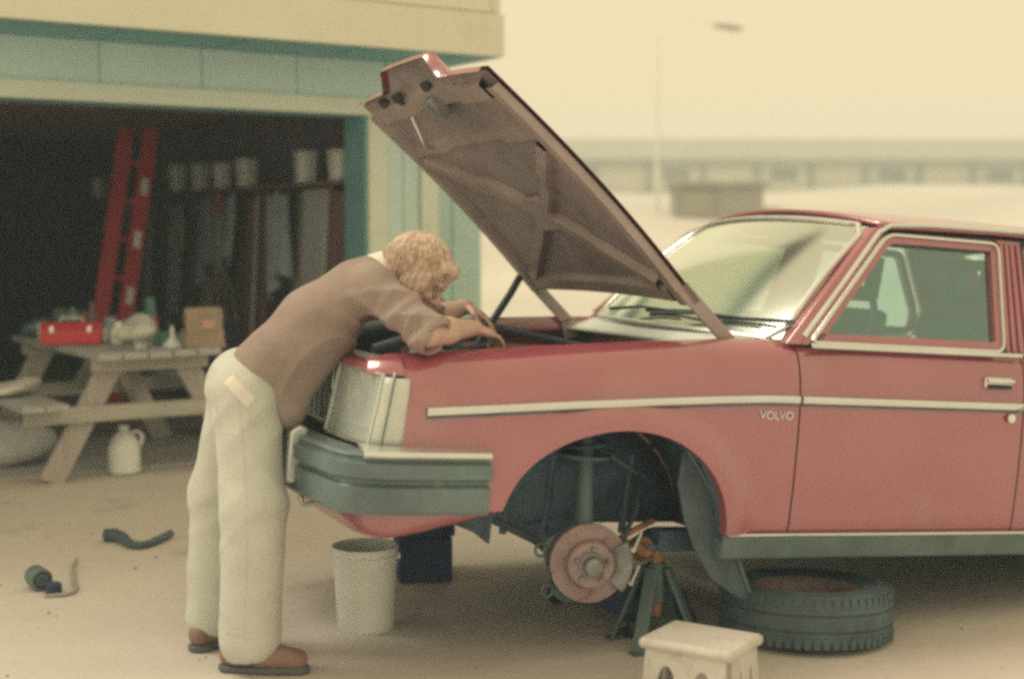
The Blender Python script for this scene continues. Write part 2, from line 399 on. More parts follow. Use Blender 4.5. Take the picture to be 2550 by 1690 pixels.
# inside shell
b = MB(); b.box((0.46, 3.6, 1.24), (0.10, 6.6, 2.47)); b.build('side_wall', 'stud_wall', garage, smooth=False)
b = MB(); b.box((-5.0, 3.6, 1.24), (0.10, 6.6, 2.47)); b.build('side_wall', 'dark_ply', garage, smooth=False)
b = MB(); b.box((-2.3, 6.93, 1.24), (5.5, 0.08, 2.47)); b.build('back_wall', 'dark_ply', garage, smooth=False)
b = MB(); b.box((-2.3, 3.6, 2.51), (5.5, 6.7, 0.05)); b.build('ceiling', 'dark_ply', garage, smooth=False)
b = MB(); b.box((0.512, 3.6, 1.274), (0.02, 6.55, 2.545)); b.build('outer_side_wall', 'wall_paint', garage, smooth=False)
for i in range(10):                                                       # bare studs and ceiling joists
    b = MB(); b.box((0.375, 0.62 + i * 0.62, 1.23), (0.07, 0.045, 2.45)); b.build('stud', 'brown_board', garage, smooth=False)
for i in range(9):
    b = MB(); b.box((-2.3, 0.7 + i * 0.7, 2.43), (5.3, 0.045, 0.11)); b.build('joist', 'brown_board', garage, smooth=False)
def G(x, y, z=0.0):
    c, s = math.cos(GA), math.sin(GA); return Vector((-0.953 + x * c - y * s, 9.42 + x * s + y * c, z))

# lean-to behind the garage
lean = thing('lean_to_shed', 'pale vertical-boarded lean-to behind the garage corner', 'shed', (-0.25, 11.4, 0), (0, 0, 0))
b = MB(); b.box((-0.58, 0.62, 1.2), (1.12, 1.06, 2.4)); b.build('wall', 'wall_paint', lean, smooth=False)
for i in range(5):
    b = MB(); b.box((-0.115 - i * 0.232, 0.07, 1.2), (0.222, 0.03, 2.38)); b.build('board', 'wall_paint', lean, smooth=False, bevel=0.003)
b = MB(); b.extr([(-1.25, -0.1, 2.41), (-1.25, 1.3, 2.52), (-1.25, 1.3, 2.60), (-1.25, -0.1, 2.49)], (1.3, 0, 0)); b.build('roof', 'upper_paint', lean, smooth=False)

# ------------------------------------------------------------------ the car (local x rearwards from the front axle, y to its far side, z up)
car = thing('car', 'red saloon car with bonnet open, nose jacked up and near front wheel off', 'car', (-0.03058, 5.31533, 0.18947), (0, R(4.1), R(22.0)))
UC, WC, AA, AB = 0.02, 0.265, 0.41, 0.357            # front arch ellipse
UR, WR = 2.64, 0.265                                  # rear arch
PROF_W = [0.20, 0.30, 0.45, 0.60, 0.70, 0.78, 0.84, 0.875, 0.895, 0.905]
PROF_V = [0.822, 0.842, 0.853, 0.857, 0.857, 0.852, 0.842, 0.830, 0.815, 0.795]
FEN_V = [0.822, 0.842, 0.853, 0.858, 0.856, 0.843, 0.822, 0.800, 0.778, 0.750]
def top_drop(u):
    if u < 0.6: return 0.115 * max(0.0, (0.6 - u) / 1.4) ** 1.25
    if u > 2.6: return 0.02 * ((u - 2.6) / 1.1)
    return 0.0
def side_v(u, wref):
    k = sstep(0.95, 0.45, u); v = lerp(float(np.interp(wref, PROF_W, PROF_V)), float(np.interp(wref, PROF_W, FEN_V)), k)
    if u < -0.35: v -= 0.035 * min(1.0, ((-0.35 - u) / 0.45)) ** 2
    if u > 2.9: v -= 0.05 * ((u - 2.9) / 0.85) ** 2
    return v
def arch_bottom(u, base):
    wb = base
    for uc, wc, a_, b_ in ((UC, WC, AA, AB), (UR, WR, 0.36, 0.335)):
        d = (u - uc) / a_
        if abs(d) < 1.0: wb = max(wb, wc + b_ * math.sqrt(1 - d * d))
    return wb
def flare(u, w):
    f = 0.0
    for uc, wc, a_, b_ in ((UC, WC, AA, AB), (UR, WR, 0.36, 0.335)):
        rho = math.hypot((u - uc) / a_, (w - wc) / b_)
        if w > wc - 0.12: f = max(f, 0.036 * sstep(1.34, 1.08, rho) if rho < 1.34 else 0.0)
    return f
def sample_us(u0, u1):
    us = [u0, u1]
    n = max(3, int((u1 - u0) / 0.03)); us += [lerp(u0, u1, i / n) for i in range(n + 1)]
    for uc, a_ in ((UC, AA), (UR, 0.36)):
        us += [uc - a_ * math.cos(math.pi * i / 40) for i in range(41)] + [uc - a_ * 1.003, uc + a_ * 1.003]
    us = sorted(u for u in us if u0 - 1e-6 <= u <= u1 + 1e-6)
    out = [us[0]]
    for u in us[1:]:
        if u - out[-1] > 0.0012: out.append(u)
    out[-1] = u1
    return out
def side_panel(name, u0, u1, side, base, top_in=None, wtop=0.905, edge0=None, edge1=None, parent=None):
    """one outer body panel; side -1 is the near side. top_in: carry the top inwards to this half width"""
    rows = []; lips = []
    for u in sample_us(u0, u1):
        bt = base(u) if callable(base) else base
        wb = arch_bottom(u, bt); col = []
        for i in range(27):
            t = i / 26; wr = lerp(wb, wtop, t ** 0.9)
            drop = top_drop(u) * sstep(0.42, 0.86, wr)
            uu = u
            v = side_v(u, wr) + flare(u, wr)
            if edge0 and abs(u - u0) < 0.10: uu = u + edge0(wr) * (1 - abs(u - u0) / 0.10)
            if edge1 and abs(u - u1) < 0.10: uu = u + edge1(wr) * (1 - abs(u - u1) / 0.10)
            col.append((uu, side * v, wr - drop))
        if top_in:
            z = col[-1][2]; v0 = abs(col[-1][1])
            for k in range(1, 5):
                t = k / 4; col.append((u, side * lerp(v0, top_in, t), z + 0.010 * math.sin(t * math.pi / 2)))
            col.append((u, side * (top_in - 0.004), z - 0.004)); col.append((u, side * (top_in - 0.004), z - 0.05))
        # rolled lip at the bottom
        p = col[0]
        col = [(p[0], p[1] - side * 0.045, p[2] + 0.004), (p[0], p[1] - side * 0.012, p[2] - 0.002)] + col
        rows.append(col)
    m = MB(); m.grid(rows)
    return m.build(name, 'red_paint', parent or car, angle=50)
GAP = 0.003
nose_base = lambda u: 0.345 if u < -0.3 else 0.262
far_label = 'far-side'
for s in (-1, 1):
    fender = side_panel('front_fender', -0.70, 0.694 - GAP, s, nose_base, top_in=0.712, edge0=lambda w: -0.02 * max(0.0, 0.74 - w) / 0.2)
    fdoor = side_panel('front_door', 0.694 + GAP, 1.655 - GAP, s, 0.262, wtop=0.897)
    rdoor = side_panel('rear_door', 1.655 + GAP, 2.46 - GAP, s, 0.262, wtop=0.897)
    quarter = side_panel('rear_quarter_panel', 2.46 + GAP, 3.70, s, lambda u: 0.262 if u < 2.7 else 0.30, top_in=0.70)
    # sill below the doors
    m = MB(); m.extr([(0.44, s * 0.845, 0.262), (0.44, s * 0.852, 0.245), (0.44, s * 0.83, 0.17), (0.44, s * 0.74, 0.165), (0.44, s * 0.74, 0.262)], (1.85, 0, 0))
    sill = m.build('sill', 'bumper_rubber', car, bevel=0.008)
    m = MB(); m.tube([(0.45, s * 0.853, 0.257), (2.28, s * 0.853, 0.257)], 0.006, 8); m.build('sill_trim', 'dull_chrome', car)
    # waist moulding, in pieces per panel
    for u0, u1 in ((-0.635, 0.690), (0.700, 1.650), (1.660, 2.455), (2.465, 3.62)):
        rows = []
        n = 24
        for i in range(n + 1):
            u = lerp(u0, u1, i / n); wr = 0.722; drop = top_drop(u) * sstep(0.42, 0.86, wr); v = side_v(u, wr) + flare(u, wr * 1.0)
            z = wr - drop * 1.0
            rows.append([(u, s * (v - 0.004), z - 0.014), (u, s * (v + 0.010), z - 0.013), (u, s * (v + 0.013), z - 0.002), (u, s * (v + 0.010), z + 0.010), (u, s * (v - 0.004), z + 0.012)])
        mould = MB(); mould.grid(rows); mo = mould.build('side_moulding', 'dull_chrome', car, angle=60)
        rows2 = [[(r_[0][0], r_[1][1] - s * 0.0, r_[0][2] - 0.001), (r_[0][0], s * (abs(r_[1][1]) + 0.002), r_[0][2] - 0.001), (r_[0][0], s * (abs(r_[1][1]) + 0.002), r_[0][2] - 0.008), (r_[0][0], s * (abs(r_[1][1]) - 0.014), r_[0][2] - 0.008)] for r_ in rows]
        mr_ = MB(); mr_.grid(rows2); mr_.build('moulding_rubber', 'rubber', mo, angle=60)
    # beltline chrome
    m = MB(); m.bar((0.735, s * 0.838, 0.905), (1.645, s * 0.838, 0.905), 0.014, 0.017); m.build('belt_trim', 'dull_chrome', car, bevel=0.004)
    m = MB(); m.bar((1.668, s * 0.838, 0.905), (2.45, s * 0.838, 0.905), 0.014, 0.017); m.build('belt_trim', 'dull_chrome', car, bevel=0.004)
    # greenhouse side: leaning plane
    def gp(u, w, off=0.0): return (u, s * (0.833 - 0.36 * (w - 0.9) + off), w)
    def rounded(pts, rad=0.05, n=5):
        out = []; k = len(pts)
        for i in range(k):
            p0, p1, p2 = Vector(pts[i - 1]), Vector(pts[i]), Vector(pts[(i + 1) % k])
            a = p1 + (p0 - p1).normalized() * min(rad, (p0 - p1).length * 0.4); c = p1 + (p2 - p1).normalized() * min(rad, (p2 - p1).length * 0.4)
            for j in range(n + 1):
                t = j / n; out.append(((1 - t) ** 2) * a + 2 * t * (1 - t) * p1 + t * t * c)
        return out
    def window(outer, inset, doorpart, frame_mat):
        o2 = rounded([(u, w) for u, w in outer], 0.045)
        cu = sum(p[0] for p in o2) / len(o2); cw = sum(p[1] for p in o2) / len(o2)
        def shrink(L, d):
            n = len(L); res = []
            for i in range(n):
                t = (L[(i + 1) % n] - L[i - 1]); nrm = Vector((t.y, -t.x)).normalized()
                if nrm.dot(Vector((cu, cw)) - L[i]) < 0: nrm = -nrm
                res.append(L[i] + nrm * d)
            return res
        a0 = o2; a1 = shrink(o2, 0.010); a2 = shrink(o2, inset)
        q = MB(); q.ring([gp(p.x, p.y, 0.004) for p in a0], [gp(p.x, p.y, 0.004) for p in a1], (0, -s * 0.03, 0)); ch = q.build('window_trim', 'dull_chrome', doorpart, angle=30)
        q = MB(); q.ring([gp(p.x, p.y, -0.006) for p in a1], [gp(p.x, p.y, -0.006) for p in a2], (0, -s * 0.035, 0)); q.build('window_frame', frame_mat, doorpart, angle=30)
        gl = MB(); gl.add([gp(cu + (p.x - cu) * 0.965, cw + (p.y - cw) * 0.955, -0.026) for p in o2], [tuple(range(len(o2)))]); gl.build('window_glass', 'car_glass', doorpart, smooth=False)
    window([(0.728, 0.912), (1.122, 1.318), (1.630, 1.318), (1.575, 0.912)], 0.036, fdoor, 'red_paint')
    window([(1.715, 0.912), (1.740, 1.318), (2.22, 1.312), (2.42, 1.02), (2.42, 0.912)], 0.036, rdoor, 'red_paint')
    # B pillar with two pressed ridges
    m = MB(); m.extr([gp(1.577, 0.905, -0.012), gp(1.632, 1.325, -0.012), gp(1.738, 1.325, -0.012), gp(1.713, 0.905, -0.012)], (0, -s * 0.05, 0)); pil = m.build('door_pillar', 'red_paint', car, smooth=False)
    for u_a, u_b in ((1.592, 1.643), (1.622, 1.668), (1.655, 1.692), (1.690, 1.722)):
        m = MB(); m.bar(gp(u_a, 0.915, -0.008), gp(u_b, 1.315, -0.008), 0.018, 0.012, up=(0, 1, 0)); m.build('pillar_strip', 'red_paint', pil, bevel=0.004)
    # A pillar, C pillar, drip rail
    m = MB(); m.extr([gp(0.655, 0.905, -0.03), gp(1.088, 1.335, -0.03), gp(1.135, 1.335, -0.006), gp(0.735, 0.905, -0.006)], (0, -s * 0.05, 0)); m.build('windscreen_pillar', 'red_paint', car, bevel=0.006)
    m = MB(); m.extr([gp(2.225, 1.325, -0.008), gp(2.60, 1.30, -0.008), gp(3.02, 0.905, -0.008), gp(2.425, 0.905, -0.008), gp(2.43, 1.03, -0.008)], (0, -s * 0.06, 0)); m.build('rear_pillar', 'red_paint', car, bevel=0.006)
    path = [(0.70, s * 0.838, 0.935), (0.90, s * 0.765, 1.135), (1.075, s * 0.700, 1.315), (1.13, s * 0.690, 1.344), (1.3, s * 0.684, 1.357), (1.8, s * 0.682, 1.364), (2.3, s * 0.684, 1.352), (2.6, s * 0.695, 1.315), (2.95, s * 0.80, 0.99)]
    m = MB(); m.tube(path, 0.0085, 8); m.build('drip_rail', 'dull_chrome', car)
    # door handle
    for par, u in ((fdoor, 1.53), (rdoor, 2.33)):
        m = MB(); m.box((u, s * 0.853, 0.804), (0.125, 0.02, 0.042)); hd = m.build('handle', 'dull_chrome', par, bevel=0.008)
        m = MB(); m.box((u, s * 0.862, 0.791), (0.110, 0.012, 0.016)); m.build('handle_recess', 'black_steel', hd, bevel=0.003)
        m = MB(); m.box((u, s * 0.868, 0.812), (0.118, 0.018, 0.014)); m.build('pull_bar', 'chrome', hd, bevel=0.004)

# roof
def roof_z(u, v):
    return 1.406 + 0.018 * (1 - ((u - 1.75) / 0.75) ** 2) - 0.060 * (v / 0.66) ** 2
rows = []
for i in range(25):
    t = i / 24; row = []
    for j in range(21):
        v = lerp(-0.672, 0.672, j / 20); u = lerp(1.075 + 0.055 * (v / 0.67) ** 2, 2.62 - 0.05 * (v / 0.67) ** 2, t)
        row.append((u, v, roof_z(u, v)))
    rows.append(row)
m = MB(); m.grid(rows); m.build('roof', 'red_paint', car, solid=0.02, angle=60)
rows = [[(p[0], p[1] * 0.97, p[2] - 0.035) for p in r_] for r_ in rows]
m = MB(); m.grid(rows); m.build('headlining', 'headliner', car)
# windscreen (bowed), trim round it
def ws(tu, tv):
    v0 = lerp(-0.735, 0.735, tv); v1 = lerp(-0.605, 0.605, tv); c = 1 - (2 * tv - 1) ** 2
    a = Vector((0.675 - 0.155 * c, v0, 0.918 + 0.004 * c)); b_ = Vector((1.098 - 0.065 * c, v1, 1.338 + 0.030 * c))
    p = a.lerp(b_, tu); p.x -= 0.015 * math.sin(math.pi * tu); p.z += 0.012 * math.sin(math.pi * tu); return p
m = MB(); m.grid([[ws(i / 10, j / 24) for j in range(25)] for i in range(11)]); wsc = m.build('windscreen', 'screen_glass', car)
per = [ws(0.06 * 0, j / 24) for j in range(1, 24)] + [ws(i / 10, 1) for i in range(1, 10)] + [ws(1, 1 - j / 24) for j in range(1, 24)] + [ws(1 - i / 10, 0) for i in range(1, 10)]
m = MB(); m.tube(per, 0.013, 8, closed=True); m.build('windscreen_trim', 'dull_chrome', wsc)
for vv, ve, k in ((-0.10, -0.62, 1), (0.30, -0.18, 1)):
    a = ws(0.03, (vv + 0.735) / 1.47); e = ws(0.10, (ve + 0.735) / 1.47); a.z += 0.03; a.x -= 0.04; e.z += 0.012; e.x -= 0.02
    m = MB(); m.tube([a, a.lerp(e, 0.5) + Vector((0, 0, 0.012)), e], [0.008, 0.006, 0.004], 6); wp = m.build('wiper_arm', 'black_steel', car)
    d = (e - a).normalized(); m = MB(); m.bar(e - d * 0.22 + Vector((0.012, 0, 0.0)), e + d * 0.16 + Vector((0.012, 0, 0.0)), 0.008, 0.014); m.build('wiper_blade', 'rubber', wp)
# rear window, boot, rear panel
m = MB(); m.grid([[(lerp(2.60, 2.98, i / 8) + 0.05 * (1 - (2 * j / 16 - 1) ** 2), lerp(-1, 1, j / 16) * lerp(0.62, 0.74, i / 8), lerp(1.36, 0.93, i / 8)) for j in range(17)] for i in range(9)]); m.build('rear_window', 'car_glass', car)
m = MB(); m.grid([[(lerp(2.99, 3.72, i / 10), lerp(-0.70, 0.70, j / 16), 0.925 - 0.035 * (i / 10) ** 2 + 0.012 * (1 - (2 * j / 16 - 1) ** 2)) for j in range(17)] for i in range(11)]); m.build('boot_lid', 'red_paint', car, solid=0.02)
m = MB(); m.grid([[(3.70 + 0.03 * math.sin(math.pi * i / 8), lerp(-0.80, 0.80, j / 12), lerp(0.30, 0.885, i / 8)) for j in range(13)] for i in range(9)]); m.build('rear_panel', 'red_paint', car, solid=0.02)
for s in (-1, 1):
    m = MB(); m.box((3.735, s * 0.66, 0.70), (0.05, 0.24, 0.20)); m.build('tail_lamp', 'tool_red', car, bevel=0.01)
m = MB(); m.extr([(3.76, -0.86, 0.38), (3.84, -0.86, 0.39), (3.85, -0.86, 0.50), (3.76, -0.86, 0.53)], (0, 1.72, 0)); m.build('rear_bumper', 'bumper_rubber', car, bevel=0.015)

# floor, firewall, cabin
m = MB(); m.box((1.95, 0, 0.235), (2.55, 1.44, 0.05)); m.build('floor_pan', 'under_coat', car, smooth=False)
m = MB(); m.box((3.2, 0, 0.32), (1.0, 1.3, 0.10)); m.build('boot_floor', 'under_coat', car, smooth=False)
m = MB(); m.box((0.66, 0, 0.58), (0.05, 1.56, 0.66)); m.build('firewall', 'bay_paint', car, smooth=False)
m = MB(); m.grid([[(lerp(0.505, lerp(0.655, 0.52, 1 - (2 * j / 16 - 1) ** 2), i / 4), lerp(-0.74, 0.74, j / 16), lerp(0.865, 0.915, i / 4)) for j in range(17)] for i in range(5)]); m.build('cowl', 'lamp_silver', car, solid=0.01)
m = MB(); m.extr([(0.70, -0.74, 0.62), (0.66, -0.74, 0.90), (0.86, -0.74, 0.955), (1.02, -0.74, 0.91), (1.04, -0.74, 0.80), (0.95, -0.74, 0.62)], (0, 1.48, 0)); dash = m.build('dashboard', 'teal_vinyl', car, bevel=0.025)
m = MB(); m.box((0.93, -0.37, 0.955), (0.16, 0.36, 0.09)); m.build('instrument_hood', 'teal_vinyl', dash, bevel=0.02)
# steering wheel
sw = Matrix.Translation((1.16, -0.37, 0.935)) @ Matrix.Rotation(R(-66), 4, 'Y')
m = MB(); m.tube([sw @ Vector((0.195 * math.cos(a), 0.195 * math.sin(a), 0)) for a in [2 * math.pi * i / 40 for i in range(40)]], 0.014, 10, closed=True); stw = m.build('steering_wheel', 'black_steel', car)
m = MB(); m.bar(sw @ Vector((0, -0.19, 0)), sw @ Vector((0, 0.19, 0)), 0.05, 0.02); m.bar(sw @ Vector((-0.19, 0, 0)), sw @ Vector((0, 0, 0)), 0.05, 0.02); m.box((1.145, -0.37, 0.93), (0.06, 0.15, 0.12)); m.build('spokes', 'black_steel', stw, bevel=0.006)
m = MB(); m.tube([sw @ Vector((0, 0, -0.02)), (0.95, -0.37, 0.86)], 0.03, 10); m.build('steering_column', 'black_steel', stw)
for v in (-0.37, 0.37):
    m = MB(); m.box((1.42, v, 0.47), (0.50, 0.50, 0.16)); st_ = m.build('front_seat', 'seat_cloth', car, bevel=0.05)
    m = MB(); m.extr([(1.58, v - 0.24, 0.50), (1.72, v - 0.22, 1.03), (1.80, v - 0.22, 1.03), (1.72, v - 0.24, 0.50)], (0, 0.46, 0)); m.build('backrest', 'seat_cloth', st_, bevel=0.035)
    m = MB(); m.ring([(1.735, v - 0.13, 1.06), (1.735, v + 0.13, 1.06), (1.765, v + 0.12, 1.25), (1.765, v - 0.12, 1.25)], [(1.742, v - 0.07, 1.10), (1.742, v + 0.07, 1.10), (1.758, v + 0.065, 1.21), (1.758, v - 0.065, 1.21)], (0.06, 0, 0.01)); m.build('headrest', 'teal_vinyl', st_, bevel=0.012)
m = MB(); m.box((2.35, 0, 0.50), (0.5, 1.30, 0.18)); rs_ = m.build('rear_seat', 'seat_cloth', car, bevel=0.05)
m = MB(); m.extr([(2.50, -0.65, 0.5), (2.68, -0.65, 0.98), (2.80, -0.65, 0.98), (2.66, -0.65, 0.5)], (0, 1.3, 0)); m.build('backrest', 'seat_cloth', rs_, bevel=0.04)
m = MB(); m.box((1.12, -0.02, 1.285), (0.03, 0.22, 0.06)); m.build('inner_mirror', 'black_steel', car, bevel=0.01)
for s in (-1, 1):                                                       # inner door skins, dark behind the shut lines
    m = MB(); m.box((1.18, s * 0.772, 0.58), (1.16, 0.05, 0.60)); m.build('door_card', 'teal_vinyl', car, bevel=0.01)
    m = MB(); m.box((2.05, s * 0.772, 0.60), (0.58, 0.05, 0.56)); m.build('door_card', 'teal_vinyl', car, bevel=0.01)

# nose: front panel, grille, lamps, bumper, valance
m = MB()
rows = []
for j in range(25):
    v = lerp(-0.725, 0.725, j / 24); uf = -0.835 + 0.055 * abs(v / 0.80) ** 2.2
    rows.append([(uf + 0.10, v, 0.795), (uf + 0.035, v, 0.802 - 0.03 * abs(v)), (uf + 0.012, v, 0.794 - 0.03 * abs(v)), (uf + 0.004, v, 0.782 - 0.028 * abs(v)), (uf + 0.004, v, 0.768 - 0.02 * abs(v)), (uf + 0.04, v, 0.764 - 0.02 * abs(v))])
m.grid(rows); m.build('front_panel', 'red_paint', car, solid=0.008, angle=50)
m = MB(); m.box((-0.79, 0, 0.64), (0.03, 0.84, 0.20)); grille = m.build('grille', 'black_steel', car)
for i in range(13):
    v = -0.39 + i * 0.065; m = MB(); m.box((-0.812, v, 0.64), (0.02, 0.012, 0.185)); m.build('grille_bar', 'dull_chrome', grille, smooth=False)
fr = [(-0.825, -0.425, 0.54), (-0.825, 0.425, 0.54), (-0.825, 0.425, 0.745), (-0.825, -0.425, 0.745)]
fi = [(-0.825, -0.405, 0.56), (-0.825, 0.405, 0.56), (-0.825, 0.405, 0.727), (-0.825, -0.405, 0.727)]
m = MB(); m.ring(fr, fi, (0.03, 0, 0)); m.build('grille_surround', 'chrome', grille, bevel=0.003)
def lamp_face(v, w):                                                    # front surface of the lamp cluster
    t = (w - 0.535) / 0.21
    return lerp(-0.842, -0.806, t) + 0.045 * max(0.0, (abs(v) - 0.45) / 0.38) ** 1.8
for s in (-1, 1):
    m = MB(); m.grid([[(lamp_face(v, w) + 0.036, s * v, w) for v in (0.44, 0.56, 0.68, 0.80)] for w in (0.532, 0.6, 0.68, 0.758)]); hl = m.build('headlamp', 'lamp_silver', car)
    m = MB(); m.grid([[(lamp_face(v, w), s * v, w) for v in [lerp(0.445, 0.800, k / 14) for k in range(15)]] for w in [lerp(0.540, 0.756, k / 8) for k in range(9)]]); m.build('lens', 'ribbed_lens', hl)
    for k in range(11):
        v = lerp(0.475, 0.775, k / 10); m = MB(); m.tube([(lamp_face(v, w) + 0.009, s * v, w) for w in (0.595, 0.66, 0.740)], 0.0016, 5); m.build('lens_flute', 'lamp_silver', hl)
    bm_ = Matrix.Translation((-0.778, s * 0.60, 0.668)) @ Matrix.Rotation(R(-90), 4, 'Y')
    m = MB(); m.lathe([(0.012, 0.004), (0.05, 0.008), (0.070, 0.014), (0.076, 0.022)], 28, bm_); m.build('reflector', 'dull_chrome', hl)
    m = MB(); m.lathe([(0.0, 0.026), (0.012, 0.024), (0.014, 0.0)], 14, bm_); m.build('bulb', 'white_plastic', hl)
    m = MB(); m.extr([(lamp_face(0.445, 0.58) + 0.012, s * 0.445, 0.580), (lamp_face(0.80, 0.58) + 0.012, s * 0.80, 0.580), (lamp_face(0.80, 0.58) + 0.035, s * 0.80, 0.580), (lamp_face(0.445, 0.58) + 0.035, s * 0.445, 0.580)], (0, 0, 0.010)); m.build('lamp_divider', 'lamp_silver', hl, smooth=False)
    q = [(lamp_face(v, w) - 0.002, s * v, w) for v, w in ((0.44, 0.536), (0.62, 0.534), (0.803, 0.534), (0.803, 0.64), (0.803, 0.748), (0.62, 0.755), (0.44, 0.760), (0.44, 0.64))]
    m = MB(); m.tube(q, 0.006, 6, closed=True); m.build('lamp_rim', 'dull_chrome', hl)
    rows = []
    for k in range(9):
        w = lerp(0.535, 0.744, k / 8); a = Vector((lamp_face(0.806, w), s * 0.808, w)); e = Vector((-0.708 + 0.018 * (w - 0.535) / 0.21, s * (side_v(-0.70, w) + 0.002), w - 0.002)); c = Vector((a.x + 0.018, s * 0.838, w))
        rows.append([((1 - t) ** 2) * a + 2 * t * (1 - t) * c + t * t * e for t in [i / 8 for i in range(9)]])
    m = MB(); m.grid(rows); cl = m.build('corner_lamp', 'corner_lens', car, solid=0.02)
    m = MB(); m.tube([r_[4] + Vector((-0.002, s * 0.002, 0)) for r_ in rows], 0.003, 6); m.build('lens_seam', 'bumper_rubber', cl)
    # fender nose piece closing the gap above the corner lamp
    rows = []
    for k in range(13):
        t = k / 12; u = lerp(-0.800, -0.694, t); rd = 0.045 * (1 - t) ** 2.2; row = [(u, s * (side_v(u, 0.747 + top_drop(u)) - rd), 0.745)]
        for j in range(1, 12):
            wr = lerp(0.747 + top_drop(u), 0.905, j / 11); z = wr - top_drop(u)
            row.append((u + 0.012 * (1 - t) * (j / 11) ** 2, s * (side_v(u, wr) - rd), z))
        z = row[-1][2]; v0 = abs(row[-1][1])
        for j in (1, 2, 3): row.append((u + 0.02 * (1 - t), s * lerp(v0, 0.705, j / 3), z + 0.008 * j / 3))
        rows.append(row)
    m = MB(); m.grid(rows); m.build('fender_nose', 'red_paint', car, solid=0.006, angle=60)
# bumper: wraps round the corners
def bump_path(off, inset=0.0):
    P = []
    for v in [lerp(-0.78, 0.78, k / 14) for k in range(15)]: P.append((-0.955 + 0.055 * (v / 0.8) ** 2 - off, v))
    left = [(-0.43, -0.885 - off), (-0.60, -0.888 - off), (-0.76, -0.885 - off), (-0.835, -0.868 - off * 0.9), (-0.878, -0.83 - off * 0.7)]
    return left + P + [(u, -v) for u, v in left[::-1]]
def bump_strip(name, sec, material, parent, rng_=None):
    """sec: list of (offset, z)"""
    rows = []
    n = len(bump_path(0)); I = list(range(n)) if rng_ is None else rng_
    for i in I: rows.append([(bump_path(o_)[i][0], bump_path(o_)[i][1], z) for o_, z in sec])
    m = MB(); m.grid(rows); k = len(sec); n = len(I); m.f += [tuple(range(k)), tuple(range((n - 1) * k, n * k))]
    return m.build(name, material, parent, angle=32)
bumper = bump_strip('front_bumper', [(-0.07, 0.335), (-0.005, 0.333), (0.004, 0.345), (0.006, 0.415), (-0.012, 0.425), (-0.012, 0.437), (0.012, 0.445), (0.014, 0.488), (-0.006, 0.495), (-0.006, 0.505), (-0.02, 0.508), (-0.07, 0.50)], 'bumper_rubber', car)
for s_side in (0, 1): bump_strip('bumper_trim', [(-0.018, 0.505), (0.004, 0.504), (0.010, 0.512), (0.004, 0.526), (-0.035, 0.538), (-0.08, 0.540)], 'dull_chrome', bumper, [0, 1, 2, 3] if s_side == 0 else [21, 22, 23, 24])
bump_strip('bumper_top', [(-0.018, 0.507), (0.000, 0.509), (-0.01, 0.520), (-0.07, 0.526)], 'bumper_rubber', bumper, list(range(3, 22)))
m = MB(); m.extr([(-0.975, -0.46, 0.36), (-0.965, -0.46, 0.53), (-0.93, -0.46, 0.555), (-0.90, -0.46, 0.54), (-0.90, -0.46, 0.36)], (0, 0.07, 0)); m.build('overrider', 'dull_chrome', bumper, bevel=0.012)
m = MB(); m.extr([(-0.975, 0.39, 0.36), (-0.965, 0.39, 0.53), (-0.93, 0.39, 0.555), (-0.90, 0.39, 0.54), (-0.90, 0.39, 0.36)], (0, 0.07, 0)); m.build('overrider', 'dull_chrome', bumper, bevel=0.012)
vp = [(-0.383, -0.838, 0.318), (-0.46, -0.836, 0.300), (-0.54, -0.832, 0.280), (-0.61, -0.826, 0.262), (-0.68, -0.812, 0.247), (-0.735, -0.785, 0.238), (-0.775, -0.74, 0.232), (-0.80, -0.67, 0.229)]
vp = vp + [(-0.815 - 0.02 * (1 - (v / 0.6) ** 2), v, 0.228) for v in [lerp(-0.58, 0.58, k / 12) for k in range(13)]] + [(u, -v, z) for u, v, z in vp[::-1]]
rows = []
for i, (u, v, zb) in enumerate(vp):
    q0, q1 = vp[max(0, i - 1)], vp[min(len(vp) - 1, i + 1)]; d = Vector((q1[0] - q0[0], q1[1] - q0[1])).normalized(); nx, ny = -d.y, d.x     # inwards
    if nx * (0.0 - u) + ny * (0.0 - v) < 0: nx, ny = -nx, -ny
    rows.append([(u + nx * o_, v + ny * o_, z) for o_, z in ((0.004, 0.50), (0.000, 0.42), (0.000, 0.35), (0.006, lerp(0.35, zb, 0.55)), (0.022, lerp(0.35, zb, 0.85)), (0.048, zb), (0.09, zb + 0.004), (0.13, zb + 0.02))])
m = MB(); m.grid(rows); m.build('valance', 'red_paint', car, angle=60)
m = MB(); m.tube([(-0.81, -0.30, 0.275), (-0.865, -0.30, 0.265), (-0.872, -0.285, 0.285), (-0.86, -0.27, 0.30), (-0.81, -0.27, 0.30)], 0.011, 8); m.build('tow_eye', 'dull_chrome', car)

# bonnet, open, hinged at the rear
hood_pivot = (0.505, 0.0, 0.905)
def hood_z(x, v):
    t = -x / 1.29
    z = -0.105 * t ** 1.5 + 0.020 * math.sin(math.pi * min(1.0, max(0.0, t))) - 0.018 * (v / 0.7) ** 2 - (0.012 if t < 0 else 0)
    z += 0.034 * sstep(0.32, 0.25, abs(v)) * sstep(0.15, 0.9, t)
    return z
def hood_front(v): return -1.262 - 0.075 * sstep(0.32, 0.25, abs(v)) - 0.02 * (1 - (v / 0.7) ** 2)
vs_ = [lerp(-0.705, 0.705, k / 44) for k in range(45)]
rows = []
for i in range(31):
    x_r = -0.185
    rows.append([(lerp(x_r, hood_front(v), i / 30), v, hood_z(lerp(x_r, hood_front(v), i / 30), v)) for v in vs_])
rows.append([(p[0] - 0.012, p[1], p[2] - 0.018) for p in rows[-1]]); rows.append([(p[0] + 0.004, p[1], p[2] - 0.022) for p in rows[-1]])
